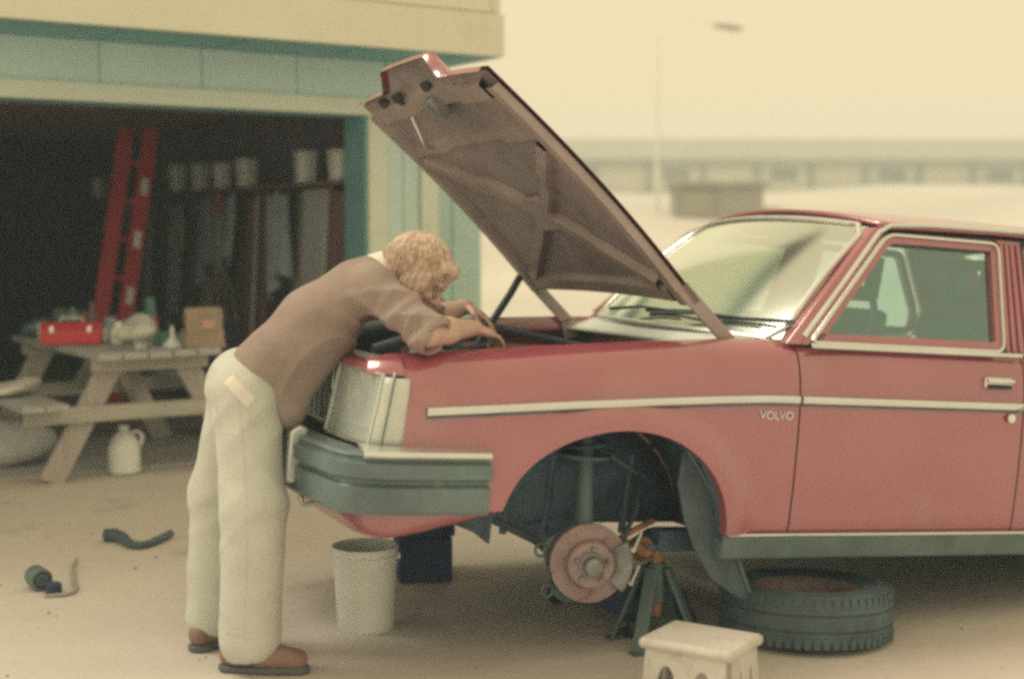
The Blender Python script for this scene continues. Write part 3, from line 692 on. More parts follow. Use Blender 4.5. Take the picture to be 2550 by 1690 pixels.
m = MB(); m.grid(rows); hood = m.build('bonnet', 'red_paint', car, loc=hood_pivot, rot=(0, R(46.0), 0), angle=50)
m = MB(); m.grid([[(p[0] * 0.995 - 0.002, p[1] * 0.992, p[2] - 0.012) for p in r_] for r_ in rows[:-2]], flip=True); m.build('inner_skin', 'primer', hood, angle=60)
def rib(path, w, h, name='brace', material='primer_rib'):
    """hat section running over the underside"""
    P = []
    for a, e in zip(path[:-1], path[1:]):
        n = max(2, int(math.hypot(e[0] - a[0], e[1] - a[1]) / 0.05))
        P += [(lerp(a[0], e[0], k / n), lerp(a[1], e[1], k / n)) for k in range(n)]
    P.append(path[-1]); rws = []
    for i, (x, v) in enumerate(P):
        q0, q1 = P[max(0, i - 1)], P[min(len(P) - 1, i + 1)]; d = Vector((q1[0] - q0[0], q1[1] - q0[1])).normalized(); nx = Vector((-d.y, d.x))
        row = []
        for o_, hh in ((-0.5 * w - 0.012, 0), (-0.5 * w, 0), (-0.36 * w, h), (0.36 * w, h), (0.5 * w, 0), (0.5 * w + 0.012, 0)):
            xx, vv = x + nx.x * o_, v + nx.y * o_; vv = max(-0.70, min(0.70, vv)); row.append((xx, vv, hood_z(xx, vv) - 0.0135 - hh))
        rws.append(row)
    mm = MB(); mm.grid(rws); return mm.build(name, material, hood, angle=28)
rib([(-0.20, -0.655), (-1.20, -0.655)], 0.075, 0.026, 'side_rail'); rib([(-0.20, 0.655), (-1.20, 0.655)], 0.075, 0.026, 'side_rail')
rib([(-0.240, -0.61), (-0.240, 0.61)], 0.075, 0.026, 'rear_rail'); rib([(-1.19, -0.61), (-1.19, 0.61)], 0.09, 0.030, 'front_rail'); rib([(-0.98, -0.61), (-0.98, 0.61)], 0.05, 0.022)
rib([(-0.28, -0.56), (-0.58, -0.03)], 0.060, 0.030); rib([(-0.28, 0.56), (-0.58, 0.03)], 0.060, 0.030)
rib([(-0.93, -0.60), (-0.62, -0.05)], 0.060, 0.030); rib([(-0.93, 0.60), (-0.62, 0.05)], 0.060, 0.030)
m = MB(); m.box((-0.60, 0, hood_z(-0.60, 0) - 0.03), (0.16, 0.15, 0.03)); m.build('brace_hub', 'primer_rib', hood, bevel=0.012)
m = MB(); m.tube([(-1.17, 0.16, -0.10), (-1.165, 0.155, -0.16), (-1.06, 0.145, -0.19), (-1.03, 0.14, -0.17)], 0.009, 8); m.build('latch_rod', 'chrome', hood)
for v in (0.44, 0.30, 0.02):
    m = MB(); m.box((-1.235, v, hood_z(-1.235, v) - 0.024), (0.05, 0.07, 0.022)); m.build('bonnet_buffer', 'black_steel', hood, bevel=0.006)
m = MB(); m.box((-1.16, 0.0, hood_z(-1.16, 0) - 0.06), (0.09, 0.10, 0.05)); m.build('latch_plate', 'grey_iron', hood, bevel=0.006)
for s in (-1, 1):
    m = MB(); m.bar((0.53, s * 0.685, 0.82), (0.505, s * 0.685, 0.905), 0.012, 0.06); m.bar((0.515, s * 0.685, 0.885), (0.30, s * 0.685, 1.075), 0.012, 0.05); m.build('bonnet_hinge', 'primer_rib', car, bevel=0.003)
m = MB(); m.tube([(0.02, 0.55, 0.74), (0.20, 0.60, 1.00), (0.24, 0.61, 1.07)], 0.016, 8); m.build('bonnet_strut', 'black_steel', car)

# engine bay
for s in (-1, 1):
    m = MB(); m.grid([[(lerp(-0.74, 0.64, i / 12), s * lerp(0.695, 0.665, j / 4), lerp(0.78, 0.665, j / 4)) for j in range(5)] for i in range(13)]); m.build('inner_wing', 'bay_paint', car, solid=0.01)
    m = MB(); m.lathe([(0.11, 0.66), (0.105, 0.74), (0.09, 0.765), (0.03, 0.77), (0.0, 0.77)], 24, Matrix.Translation((0.03, s * 0.56, 0))); m.build('strut_tower', 'bay_paint', car)
m = MB(); m.box((-0.745, 0, 0.53), (0.05, 0.72, 0.42)); m.build('radiator', 'black_steel', car, bevel=0.01)
m = MB(); m.box((-0.16, 0.02, 0.50), (0.62, 0.30, 0.36)); eng = m.build('engine_block', 'grey_iron', car, bevel=0.02)
m = MB(); m.box((-0.14, -0.02, 0.735), (0.56, 0.16, 0.11)); m.build('valve_cover', 'alloy', eng, bevel=0.025)
m = MB(); m.tube([(-0.35, -0.16, 0.62), (-0.30, -0.30, 0.76), (-0.05, -0.33, 0.78), (0.20, -0.30, 0.74)], 0.035, 10); m.build('intake_pipe', 'alloy', eng)
m = MB(); m.lathe([(0.0, 0.05), (0.035, 0.05), (0.035, 0.0), (0.0, 0.0)], 16, Matrix.Translation((-0.32, -0.02, 0.78))); m.build('oil_cap', 'black_steel', eng)
m = MB(); m.box((-0.50, -0.46, 0.66), (0.26, 0.22, 0.24)); m.build('battery', 'black_steel', car, bevel=0.01)
m = MB(); m.box((-0.46, 0.50, 0.74), (0.26, 0.24, 0.30)); m.build('air_box', 'black_steel', car, bevel=0.03)
TANKU, TANKW = -0.185, 0.79
m = MB(); m.lathe([(0.0, 0.0), (0.07, 0.0), (0.08, 0.03), (0.08, 0.16), (0.05, 0.20), (0.03, 0.205), (0.032, 0.24), (0.0, 0.245)], 20, Matrix.Translation((TANKU, 0.555, TANKW))); m.build('coolant_tank', 'white_plastic', car)
m = MB(); m.lathe([(0.0, 0.0), (0.05, 0.0), (0.055, 0.12), (0.03, 0.15), (0.0, 0.152)], 16, Matrix.Translation((0.34, -0.50, 0.72))); m.build('brake_reservoir', 'white_plastic', car)
m = MB(); m.tube([(-0.60, -0.12, 0.78), (-0.42, -0.10, 0.84), (-0.30, -0.18, 0.80), (-0.26, -0.22, 0.66)], 0.022, 10); m.build('radiator_hose', 'rubber', car)
m = MB(); m.tube([(-0.48, -0.42, 0.79), (-0.30, -0.48, 0.84), (-0.10, -0.46, 0.80), (0.10, -0.50, 0.82), (0.40, -0.42, 0.78)], 0.010, 8); m.build('battery_cable', 'black_steel', car)
m = MB(); m.tube([(-0.22, 0.10, 0.80), (-0.05, 0.22, 0.88), (0.18, 0.15, 0.84), (0.42, 0.10, 0.80)], 0.012, 8); m.build('fuel_hose', 'rubber', car)
m = MB(); m.tube([(-0.62, 0.40, 0.80), (-0.40, 0.20, 0.86), (-0.22, 0.12, 0.82)], 0.035, 10); m.build('air_duct', 'black_steel', car)
m = MB(); m.box((-0.05, 0, 0.25), (1.25, 0.9, 0.05)); m.build('under_tray', 'under_coat', car, bevel=0.01)
m = MB(); m.box((0.0, 0, 0.19), (0.14, 1.0, 0.10)); m.build('cross_member', 'under_coat', car, bevel=0.02)
for s in (-1, 1):
    m = MB(); m.box((0.95, s * 0.62, 0.200), (1.30, 0.08, 0.075)); m.build('frame_rail', 'under_coat', car, bevel=0.008)
    # wheelhouse: arched liner inside the wing
    rows = []
    for i in range(21):
        a = math.pi * i / 20; u = UC - (AA + 0.015) * math.cos(a); w = WC + (AB + 0.02) * math.sin(a) - (0.03 if i in (0, 20) else 0)
        rows.append([(u, s * 0.835, w), (u, s * 0.70, w + 0.01), (u, s * 0.50, w)])
    m = MB(); m.grid(rows); m.build('wheelhouse', 'under_coat', car, solid=0.006)
    m = MB(); m.add([(UC - (AA + 0.01) * math.cos(math.pi * i / 20), s * 0.495, WC - 0.02 + (AB + 0.02) * math.sin(math.pi * i / 20)) for i in range(21)], [tuple(range(21))]); m.build('wheelhouse_wall', 'under_coat', car, solid=0.01)
    rows = []
    for i in range(17):
        a = math.pi * i / 16; u = UR - 0.375 * math.cos(a); w = WR + 0.355 * math.sin(a)
        rows.append([(u, s * 0.83, w), (u, s * 0.55, w)])
    m = MB(); m.grid(rows); m.build('rear_wheelhouse', 'under_coat', car, solid=0.006)
for k in range(4):                                                     # pressed ribs, hose and wiring inside the near arch
    u = -0.22 + k * 0.15; m = MB(); m.tube([(u, -0.502, 0.20), (u + 0.01, -0.502, 0.34), (u + 0.02, -0.505, 0.50 - 0.10 * abs(u))], 0.014, 8); m.build('wheelhouse_rib', 'under_coat', car)
m = MB(); m.tube([(0.30, -0.56, 0.52), (0.24, -0.60, 0.42), (0.20, -0.66, 0.30), (0.16, -0.66, 0.22), (0.14, -0.66, 0.20)], 0.009, 8); m.build('brake_line', 'black_steel', car)
m = MB(); m.tube([(-0.33, -0.60, 0.28), (-0.15, -0.62, 0.20), (0.0, -0.62, 0.09)], 0.013, 8); m.build('sway_bar', 'black_steel', car)
m = MB(); m.tube([(-0.30, -0.515, 0.45), (-0.1, -0.515, 0.50), (0.15, -0.515, 0.48), (0.30, -0.515, 0.40)], 0.008, 6); m.build('wiring', 'bumper_rubber', car)
# mud flaps
for s in (-1, 1):
    pts = [(0.30, 0.545), (0.36, 0.47), (0.431, 0.371), (0.512, 0.207), (0.596, 0.045), (0.588, 0.020), (0.565, 0.018), (0.437, 0.096), (0.365, 0.20), (0.318, 0.30), (0.285, 0.42)]
    m = MB(); m.extr([(u, s * 0.785, w) for u, w in pts], (0, -s * 0.008, 0)); mf = m.build('mud_flap', 'rubber', car, bevel=0.003)
    m = MB(); m.tube([(u, s * 0.790, w) for u, w in [(0.31, 0.535), (0.436, 0.366), (0.516, 0.203), (0.594, 0.043)]], 0.006, 6); m.build('flap_edge', 'bumper_rubber', mf)

# suspension, near front corner without its wheel
susp_z = 0.138
m = MB(); m.tube([(0.01, -0.655, susp_z + 0.02), (0.015, -0.64, 0.30), (0.02, -0.60, 0.56), (0.025, -0.575, 0.70)], [0.036, 0.032, 0.030, 0.022], 14); strut = m.build('strut', 'stand_paint', car)
m = MB(); m.lathe([(0.0, 0.0), (0.085, 0.004), (0.094, 0.018), (0.085, 0.012), (0.03, 0.010)], 28, Matrix.Translation((0.015, -0.615, 0.475))); m.build('spring_seat', 'stand_paint', strut)
hel = [(0.018 + 0.068 * math.cos(t), -0.60 + 0.068 * math.sin(t), 0.49 + 0.19 * t / (2 * math.pi * 4.5)) for t in [2 * math.pi * 4.5 * i / 90 for i in range(91)]]
m = MB(); m.tube(hel, 0.0065, 7); m.build('coil_spring', 'under_coat', strut)
for s, z in ((-1, susp_z), (1, 0.12)):
    m = MB(); m.tube([(0.01, s * 0.62, z - 0.07), (0.03, s * 0.40, z - 0.02), (0.04, s * 0.25, 0.16)], [0.022, 0.026, 0.03], 10); m.build('control_arm', 'under_coat', car)
    m = MB(); m.tube([(0.05, s * 0.60, z - 0.05), (0.28, s * 0.45, 0.13), (0.42, s * 0.36, 0.17)], 0.02, 10); m.build('radius_arm', 'under_coat', car)
    m = MB(); m.tube([(0.12, s * 0.61, z + 0.02), (0.15, s * 0.25, 0.20)], 0.012, 8); m.build('tie_rod', 'grey_iron', car)
m = MB(); m.lathe([(0.0, -0.03), (0.035, -0.03), (0.045, 0.0), (0.035, 0.03), (0.0, 0.03)], 18, Matrix.Translation((0.262, -0.60, 0.165)) @ Matrix.Rotation(R(70), 4, 'X')); m.build('bushing', 'rust_orange', car)
m = MB(); m.tube([(0.15, -0.66, 0.215), (0.21, -0.635, 0.235), (0.30, -0.60, 0.26)], 0.011, 8); m.build('brake_hose', 'rust_orange', car)
# brake disc, axis pointing outwards and steered a little towards the front
dm = Matrix.Translation((0.018, -0.695, susp_z)) @ Matrix.Rotation(R(-12), 4, 'Z') @ Matrix.Rotation(R(90), 4, 'X')
m = MB(); m.lathe([(0.045, -0.012), (0.131, -0.012), (0.1325, -0.009), (0.1325, -0.002), (0.128, 0.0), (0.128, 0.004), (0.1325, 0.006), (0.1325, 0.012), (0.131, 0.014), (0.0855, 0.014), (0.083, 0.011), (0.080, 0.014), (0.079, 0.038), (0.074, 0.044), (0.030, 0.044)], 56, dm); disc = m.build('brake_disc', 'rust_iron', car, angle=30)
m = MB(); m.lathe([(0.046, 0.044), (0.044, 0.050), (0.034, 0.052), (0.033, 0.078), (0.028, 0.086), (0.0, 0.088)], 32, dm); hub = m.build('hub', 'grey_iron', disc, angle=30)
for k in range(5):
    a = 2 * math.pi * k / 5 + 0.3; p = dm @ Vector((0.056 * math.cos(a), 0.056 * math.sin(a), 0.044)); q = dm @ Vector((0.056 * math.cos(a), 0.056 * math.sin(a), 0.064))
    m = MB(); m.tube([p, q], 0.007, 8); m.build('wheel_stud', 'grey_iron', disc)
for rr in (0.094, 0.104, 0.115, 0.123):
    m = MB(); m.tube([dm @ Vector((rr * math.cos(2 * math.pi * k / 48), rr * math.sin(2 * math.pi * k / 48), 0.0142)) for k in range(48)], 0.0008, 4, closed=True); m.build('wear_groove', 'rust_iron', disc)
# caliper on the trailing side, splash shield with clips on the leading side
m = MB(); seg = [R(a) for a in range(-38, 39, 8)]
prof = []
for a in seg: prof.append([dm @ Vector((r_ * math.cos(a), r_ * math.sin(a), z)) for r_, z in ((0.092, 0.020), (0.118, 0.034), (0.142, 0.032), (0.154, 0.012), (0.154, -0.04), (0.135, -0.06), (0.10, -0.055))])
m.grid(prof); m.f += [tuple(range(7)), tuple(range(len(m.v) - 7, len(m.v)))]; cal = m.build('caliper', 'grey_iron', car, angle=35)
for a in (-22, 22):
    p = dm @ Vector((0.150 * math.cos(R(a)), 0.150 * math.sin(R(a)), -0.06)); q = dm @ Vector((0.150 * math.cos(R(a)), 0.150 * math.sin(R(a)), 0.045)); m = MB(); m.tube([p, q], 0.009, 8); m.build('caliper_bolt', 'alloy', cal)
    m = MB(); m.tube([q, q + Vector((0.035, 0.02, 0.055))], 0.0055, 6); m.build('brake_pipe', 'alloy', cal)
prof = []
for a in [R(k) for k in range(110, 300, 8)]:
    big = 0.145 + 0.014 * math.sin(a * 5); prof.append([dm @ Vector((r_ * math.cos(a), r_ * math.sin(a), z)) for r_, z in ((0.08, -0.03), (0.135, -0.03), (big, -0.022))])
m = MB(); m.grid(prof); sh = m.build('splash_shield', 'stand_paint', car, solid=0.002)
for a in (168, 218):
    c = dm @ Vector((0.165 * math.cos(R(a)), 0.165 * math.sin(R(a)), -0.02)); m = MB(); m.tube([c + Vector((0.02 * math.cos(R(q)), 0, 0.022 * math.sin(R(q)))) for q in range(0, 360, 30)], 0.005, 6, closed=True); m.build('shield_clip', 'stand_paint', sh)

# wheels: far front (on the ground), both rear
def tyre_profile(ro=0.305, w=0.185):
    h = w / 2
    return [(0.178, -h * 0.72), (0.185, -h * 0.86), (0.205, -h * 0.97), (0.245, -h * 1.02), (0.280, -h * 0.96), (0.296, -h * 0.84), (ro - 0.002, -h * 0.70), (ro, -h * 0.35), (ro - 0.006, -h * 0.33), (ro - 0.006, -h * 0.27), (ro, -h * 0.25), (ro + 0.001, 0),
            (ro, h * 0.25), (ro - 0.006, h * 0.27), (ro - 0.006, h * 0.33), (ro, h * 0.35), (ro - 0.002, h * 0.70), (0.296, h * 0.84), (0.280, h * 0.96), (0.245, h * 1.02), (0.205, h * 0.97), (0.185, h * 0.86), (0.178, h * 0.72)]
def tyre_mesh(mb, mtx=None):
    mb.lathe(tyre_profile(), 56, mtx)
    return mb
def blocks(mb, mtx, n=64):
    for k in range(n):
        for zz in (-0.066, 0.066):
            a = 2 * math.pi * k / n
            mm = mtx @ Matrix.Rotation(a, 4, 'Z') @ Matrix.Translation((0.302, 0, zz)); vs = [mm @ Vector((x, y, z)) for x in (-0.006, 0.004) for y in (-0.0095, 0.0095) for z in (-0.018, 0.018)]
            mb.add(vs, [(0, 1, 3, 2), (4, 6, 7, 5), (0, 4, 5, 1), (2, 3, 7, 6), (0, 2, 6, 4), (1, 5, 7, 3)])
def rim_mesh(mb, mtx):
    mb.lathe([(0.182, -0.075), (0.176, -0.070), (0.165, -0.05), (0.160, 0.0), (0.166, 0.05), (0.176, 0.068), (0.184, 0.075), (0.180, 0.078), (0.170, 0.062), (0.150, 0.045), (0.10, 0.030), (0.06, 0.045), (0.03, 0.05), (0.0, 0.05)], 48, mtx)
def wheel(name, u, v, w, side):
    mt = Matrix.Translation((u, v, w)) @ Matrix.Rotation(R(90) if side < 0 else R(-90), 4, 'X')
    m = MB(); tyre_mesh(m, mt); wh = m.build(name, 'rubber', car, angle=30)
    m = MB(); rim_mesh(m, mt); rim = m.build('rim', 'alloy', wh, angle=35)
    for k in range(5):
        a = 2 * math.pi * k / 5; m = MB(); m.tube([mt @ Vector((0.056 * math.cos(a), 0.056 * math.sin(a), 0.04)), mt @ Vector((0.056 * math.cos(a), 0.056 * math.sin(a), 0.062))], 0.010, 6); m.build('wheel_nut', 'chrome', rim)
wheel('rear_wheel', 2.65, -0.70, 0.305, -1)
wheel('rear_wheel', 2.65, 0.70, 0.305, 1)
m = MB(); m.box((-0.16, 0.60, 0.222), (0.50, 0.10, 0.055)); m.build('jacking_rail', 'under_coat', car, bevel=0.006)
m = MB(); m.tube([(2.65, -0.62, 0.305), (2.65, 0.62, 0.305)], 0.05, 12); m.build('rear_axle', 'under_coat', car)
# maker's lettering on the wing
cu = bpy.data.curves.new('badge', 'FONT'); cu.body = 'VOLVO'; cu.size = 0.040; cu.extrude = 0.0015; cu.align_x = 'CENTER'; cu.space_character = 1.0
tmp = bpy.data.objects.new('badge_curve', cu); COL.objects.link(tmp)
bpy.context.view_layer.update()
me = bpy.data.meshes.new_from_object(tmp.evaluated_get(bpy.context.evaluated_depsgraph_get()))
bpy.data.objects.remove(tmp); me.materials.clear(); me.materials.append(M['chrome'])
badge = bpy.data.objects.new('badge', me); COL.objects.link(badge); badge.parent = car
badge.location = (0.602, -(side_v(0.6, 0.655) + 0.003), 0.652); badge.rotation_euler = (R(90), 0, 0)
# lock with a tagged key on a cord near the rear edge of the door
m = MB(); m.tube([(1.648, -0.872, 0.722), (1.62, -0.872, 0.700), (1.600, -0.870, 0.688)], 0.0022, 6); kc = m.build('key_cord', 'rope', car)
m = MB(); m.lathe([(0.0, -0.004), (0.015, -0.004), (0.017, 0.0), (0.015, 0.004), (0.0, 0.004)], 18, Matrix.Translation((1.592, -0.869, 0.678)) @ Matrix.Rotation(R(90), 4, 'X')); m.build('key_tag', 'white_plastic', kc)

# ------------------------------------------------------------------ signed-distance modelling for the figure
class Field:
    def __init__(self, lo, hi, h):
        self.lo = np.array(lo, float); self.h = h
        self.n = np.ceil((np.array(hi) - self.lo) / h).astype(int) + 1
        self.d = np.full(self.n, 0.5, np.float32)
    def sub(self, a, b):
        i0 = np.maximum(0, np.floor((a - self.lo) / self.h).astype(int)); i1 = np.minimum(self.n, np.ceil((b - self.lo) / self.h).astype(int) + 1)
        sl = tuple(slice(x, y) for x, y in zip(i0, i1))
        g_ = np.meshgrid(*[self.lo[k] + self.h * np.arange(i0[k], i1[k]) for k in range(3)], indexing='ij')
        return sl, g_
    def blend(self, sl, d, k, op='add'):
        o = self.d[sl]
        if op == 'add':
            if k > 0:
                hh = np.clip(0.5 + 0.5 * (o - d) / k, 0, 1); r_ = o * (1 - hh) + d * hh - k * hh * (1 - hh)
            else: r_ = np.minimum(o, d)
        else:
            if k > 0:
                hh = np.clip(0.5 - 0.5 * (o + d) / k, 0, 1); r_ = o * (1 - hh) + (-d) * hh + k * hh * (1 - hh)
            else: r_ = np.maximum(o, -d)
        self.d[sl] = r_
    def cone(self, a, b, ra, rb, k=0.03, op='add', flat=None):
        a, b = np.array(a, float), np.array(b, float); mg = max(ra, rb) + k * 1.2 + 0.03
        sl, (X, Y, Z) = self.sub(np.minimum(a, b) - mg, np.maximum(a, b) + mg)
        ab = b - a; L2 = float(ab @ ab) + 1e-12
        t = np.clip(((X - a[0]) * ab[0] + (Y - a[1]) * ab[1] + (Z - a[2]) * ab[2]) / L2, 0, 1)
        dx, dy, dz = X - a[0] - t * ab[0], Y - a[1] - t * ab[1], Z - a[2] - t * ab[2]
        if flat is not None:                                              # squash along a direction
            fdir, f = np.array(flat[0], float), flat[1]; fdir /= np.linalg.norm(fdir); dd = dx * fdir[0] + dy * fdir[1] + dz * fdir[2]
            dx, dy, dz = dx + fdir[0] * dd * (f - 1), dy + fdir[1] * dd * (f - 1), dz + fdir[2] * dd * (f - 1)
        d = np.sqrt(dx * dx + dy * dy + dz * dz) - (ra + (rb - ra) * t)
        self.blend(sl, d.astype(np.float32), k, op)
    def ell(self, c, axes, rad, k=0.03, op='add'):
        c = np.array(c, float); A = [np.array(x, float) / np.linalg.norm(x) for x in axes]; mg = max(rad) + k * 1.2 + 0.03
        sl, (X, Y, Z) = self.sub(c - mg, c + mg); X, Y, Z = X - c[0], Y - c[1], Z - c[2]
        q = [(X * a[0] + Y * a[1] + Z * a[2]) / r_ for a, r_ in zip(A, rad)]
        k0 = np.sqrt(q[0] ** 2 + q[1] ** 2 + q[2] ** 2); k1 = np.sqrt((q[0] / rad[0]) ** 2 + (q[1] / rad[1]) ** 2 + (q[2] / rad[2]) ** 2) + 1e-9
        self.blend(sl, (k0 * (k0 - 1.0) / k1).astype(np.float32), k, op)
    def plane_cut(self, p, n, k=0.004):                                   # remove what lies beyond the plane
        p, n = np.array(p, float), np.array(n, float); n /= np.linalg.norm(n)
        g_ = np.meshgrid(*[self.lo[i] + self.h * np.arange(self.n[i]) for i in range(3)], indexing='ij')
        dd = (g_[0] - p[0]) * n[0] + (g_[1] - p[1]) * n[1] + (g_[2] - p[2]) * n[2]
        self.d = np.maximum(self.d, dd.astype(np.float32))
    def displace(self, fn):
        g_ = np.meshgrid(*[self.lo[i] + self.h * np.arange(self.n[i]) for i in range(3)], indexing='ij')
        self.d = self.d + fn(*g_).astype(np.float32)
    def mesh(self):
        d = self.d; s = d < 0
        cs = np.zeros(np.array(d.shape) - 1, np.int8)
        for i in (0, 1):
            for j in (0, 1):
                for k in (0, 1): cs += s[i:i + cs.shape[0], j:j + cs.shape[1], k:k + cs.shape[2]]
        act = np.argwhere((cs > 0) & (cs < 8)); idx = -np.ones(cs.shape, np.int64); idx[tuple(act.T)] = np.arange(len(act))
        acc = np.zeros((len(act), 3)); cnt = np.zeros(len(act))
        corners = [(i, j, k) for i in (0, 1) for j in (0, 1) for k in (0, 1)]
        for a in corners:
            for ax in range(3):
                if a[ax] == 1: continue
                b_ = list(a); b_[ax] = 1
                da = d[tuple((act + a).T)]; db = d[tuple((act + b_).T)]; cr = (da < 0) != (db < 0)
                t = da / (da - db + 1e-12); p = np.tile(np.array(a, float), (len(act), 1)); p[:, ax] += t
                acc[cr] += p[cr]; cnt[cr] += 1
        V = self.lo + (act + acc / np.maximum(cnt, 1)[:, None]) * self.h
        F = []
        for ax in range(3):
            u, w = (ax + 1) % 3, (ax + 2) % 3
            a = np.moveaxis(s, ax, 0)[:-1]; b_ = np.moveaxis(s, ax, 0)[1:]
            e = np.argwhere(np.moveaxis(a != b_, 0, ax)); inside = s[tuple(e.T)]
            ok = (e[:, u] > 0) & (e[:, w] > 0) & (e[:, u] < cs.shape[u]) & (e[:, w] < cs.shape[w]); e = e[ok]; inside = inside[ok]
            q = []
            for du, dw in ((-1, -1), (0, -1), (0, 0), (-1, 0)):
                c = e.copy(); c[:, u] += du; c[:, w] += dw; q.append(idx[tuple(c.T)])
            q = np.stack(q, 1); q[~inside] = q[~inside][:, ::-1]; F.append(q)
        F = np.concatenate(F); F = F[(F >= 0).all(1)]
        return V, F
    def build(self, name, material, parent, origin=(0, 0, 0), relax=1):
        V, F = self.mesh()
        if relax:
            for _ in range(relax):
                acc = np.zeros_like(V); cnt = np.zeros(len(V))
                for i in range(4):
                    np.add.at(acc, F[:, i], V[F[:, (i + 1) % 4]]); np.add.at(cnt, F[:, i], 1); np.add.at(acc, F[:, (i + 1) % 4], V[F[:, i]]); np.add.at(cnt, F[:, (i + 1) % 4], 1)
                V = 0.45 * V + 0.55 * acc / np.maximum(cnt, 1)[:, None]
        V = V - np.array(origin)
        me = bpy.data.meshes.new(name); me.vertices.add(len(V)); me.vertices.foreach_set('co', V.astype(np.float32).ravel())
        me.loops.add(len(F) * 4); me.loops.foreach_set('vertex_index', F.astype(np.int32).ravel())
        me.polygons.add(len(F)); me.polygons.foreach_set('loop_start', (np.arange(len(F)) * 4).astype(np.int32)); me.update(calc_edges=True); me.validate()
        me.polygons.foreach_set('use_smooth', np.ones(len(me.polygons), bool)); me.materials.append(MATS[material])
        o_ = bpy.data.objects.new(name, me); COL.objects.link(o_); o_.parent = parent; return o_

# ------------------------------------------------------------------ the person leaning into the engine bay
PO = (-0.87, 4.60, 0.0)
person = thing('person', 'person in a brown shirt and cream trousers bent over the open engine bay', 'person', PO)
def V3(*a): return np.array(a, float)
HC = V3(-0.302, 4.63, 1.296)                                              # head centre
FD = V3(0.70, -0.10, -0.70); FD /= np.linalg.norm(FD)                      # where the face points
UD = V3(0.70, -0.02, 0.70); UD = UD - FD * (UD @ FD); UD /= np.linalg.norm(UD)
SD = np.cross(UD, FD)                                                      # to its left side
SD /= np.linalg.norm(SD)
def hp(f, s_, u): return HC + FD * f + SD * s_ + UD * u
def hand(F, wrist, d, n, flip, curl=0.55):
    """palm and five fingers; d: along the hand, n: back of the hand"""
    d = d / np.linalg.norm(d); n = n - d * (n @ d); n /= np.linalg.norm(n); s_ = np.cross(d, n) * flip
    pc = wrist + d * 0.05
    F.ell(pc, (d, s_, n), (0.052, 0.042, 0.018), 0.012)
    for i, (off, ln, rad) in enumerate(((-0.031, 0.070, 0.0085), (-0.0105, 0.082, 0.0092), (0.0105, 0.078, 0.0092), (0.031, 0.062, 0.0080))):
        p = pc + d * 0.040 + s_ * off; dirv = d + s_ * off * 2.5; a_ = 0.15
        for k, part in enumerate((0.45, 0.32, 0.23)):
            a_ += curl * (0.6 + 0.5 * k)
            dv = dirv * math.cos(a_) - n * math.sin(a_); dv /= np.linalg.norm(dv); q = p + dv * ln * part
            F.cone(p, q, rad * (1 - 0.06 * k), rad * (0.94 - 0.06 * k), 0.004); p = q
    p = wrist + d * 0.025 - s_ * 0.032; q = p + (d * 0.55 - s_ * 0.75 - n * 0.25) * 0.042; F.cone(p, q, 0.0135, 0.0105, 0.010)
    r_ = q + (d * 0.9 - s_ * 0.2 - n * 0.45) * 0.034; F.cone(q, r_, 0.0105, 0.0085, 0.004)
B = Field((-1.16, 4.26, -0.01), (0.10, 5.20, 1.48), 0.0055)
# torso, pelvis, legs (one continuous figure; clothing covers most of it)
B.cone((-0.80, 4.65, 0.99), (-0.60, 4.65, 1.16), 0.088, 0.096, 0.05); B.cone((-0.60, 4.65, 1.16), (-0.47, 4.65, 1.25), 0.096, 0.085, 0.05)
B.cone((-0.45, 4.54, 1.235), (-0.45, 4.78, 1.255), 0.045, 0.045, 0.04)
B.cone((-0.86, 4.57, 0.92), (-0.88, 4.73, 0.92), 0.088, 0.088, 0.05)
B.cone((-0.855, 4.56, 0.88), (-0.825, 4.505, 0.52), 0.078, 0.056, 0.03); B.cone((-0.825, 4.505, 0.52), (-0.852, 4.545, 0.085), 0.056, 0.036, 0.03)
B.cone((-0.90, 4.74, 0.88), (-1.00, 4.80, 0.50), 0.078, 0.056, 0.03); B.cone((-1.00, 4.80, 0.50), (-1.035, 4.825, 0.085), 0.056, 0.036, 0.03)
# neck and head
B.cone((-0.47, 4.645, 1.275), HC - FD * 0.02 - UD * 0.05, 0.056, 0.052, 0.03)
B.ell(hp(-0.012, 0, 0.012), (FD, SD, UD), (0.098, 0.077, 0.104), 0.02)
B.ell(hp(0.030, 0, -0.060), (FD, SD, UD), (0.062, 0.056, 0.062), 0.03)
B.ell(hp(0.066, 0, -0.098), (FD, SD, UD), (0.020, 0.024, 0.018), 0.02)     # chin
B.cone(hp(0.088, 0, 0.012), hp(0.112, 0, -0.034), 0.008, 0.013, 0.012)     # nose
B.ell(hp(0.100, 0.012, -0.038), (FD, SD, UD), (0.010, 0.009, 0.008), 0.006); B.ell(hp(0.100, -0.012, -0.038), (FD, SD, UD), (0.010, 0.009, 0.008), 0.006)
B.cone(hp(0.084, -0.045, 0.022), hp(0.084, 0.045, 0.022), 0.011, 0.011, 0.012)   # brow
for s_ in (-1, 1):
    B.ell(hp(0.092, s_ * 0.032, 0.004), (FD, SD, UD), (0.016, 0.018, 0.010), 0.008, 'sub')     # eye sockets
    B.ell(hp(0.070, s_ * 0.042, -0.030), (FD, SD, UD), (0.022, 0.018, 0.018), 0.02)            # cheek
    B.ell(hp(-0.004, s_ * 0.078, -0.008), (FD, SD, UD), (0.019, 0.008, 0.032), 0.006)          # ear
B.cone(hp(0.094, -0.020, -0.066), hp(0.094, 0.020, -0.066), 0.0075, 0.0075, 0.006); B.cone(hp(0.090, -0.018, -0.078), hp(0.090, 0.018, -0.078), 0.008, 0.008, 0.006)
B.cone(hp(0.101, -0.022, -0.0715), hp(0.101, 0.022, -0.0715), 0.003, 0.003, 0.002, 'sub')
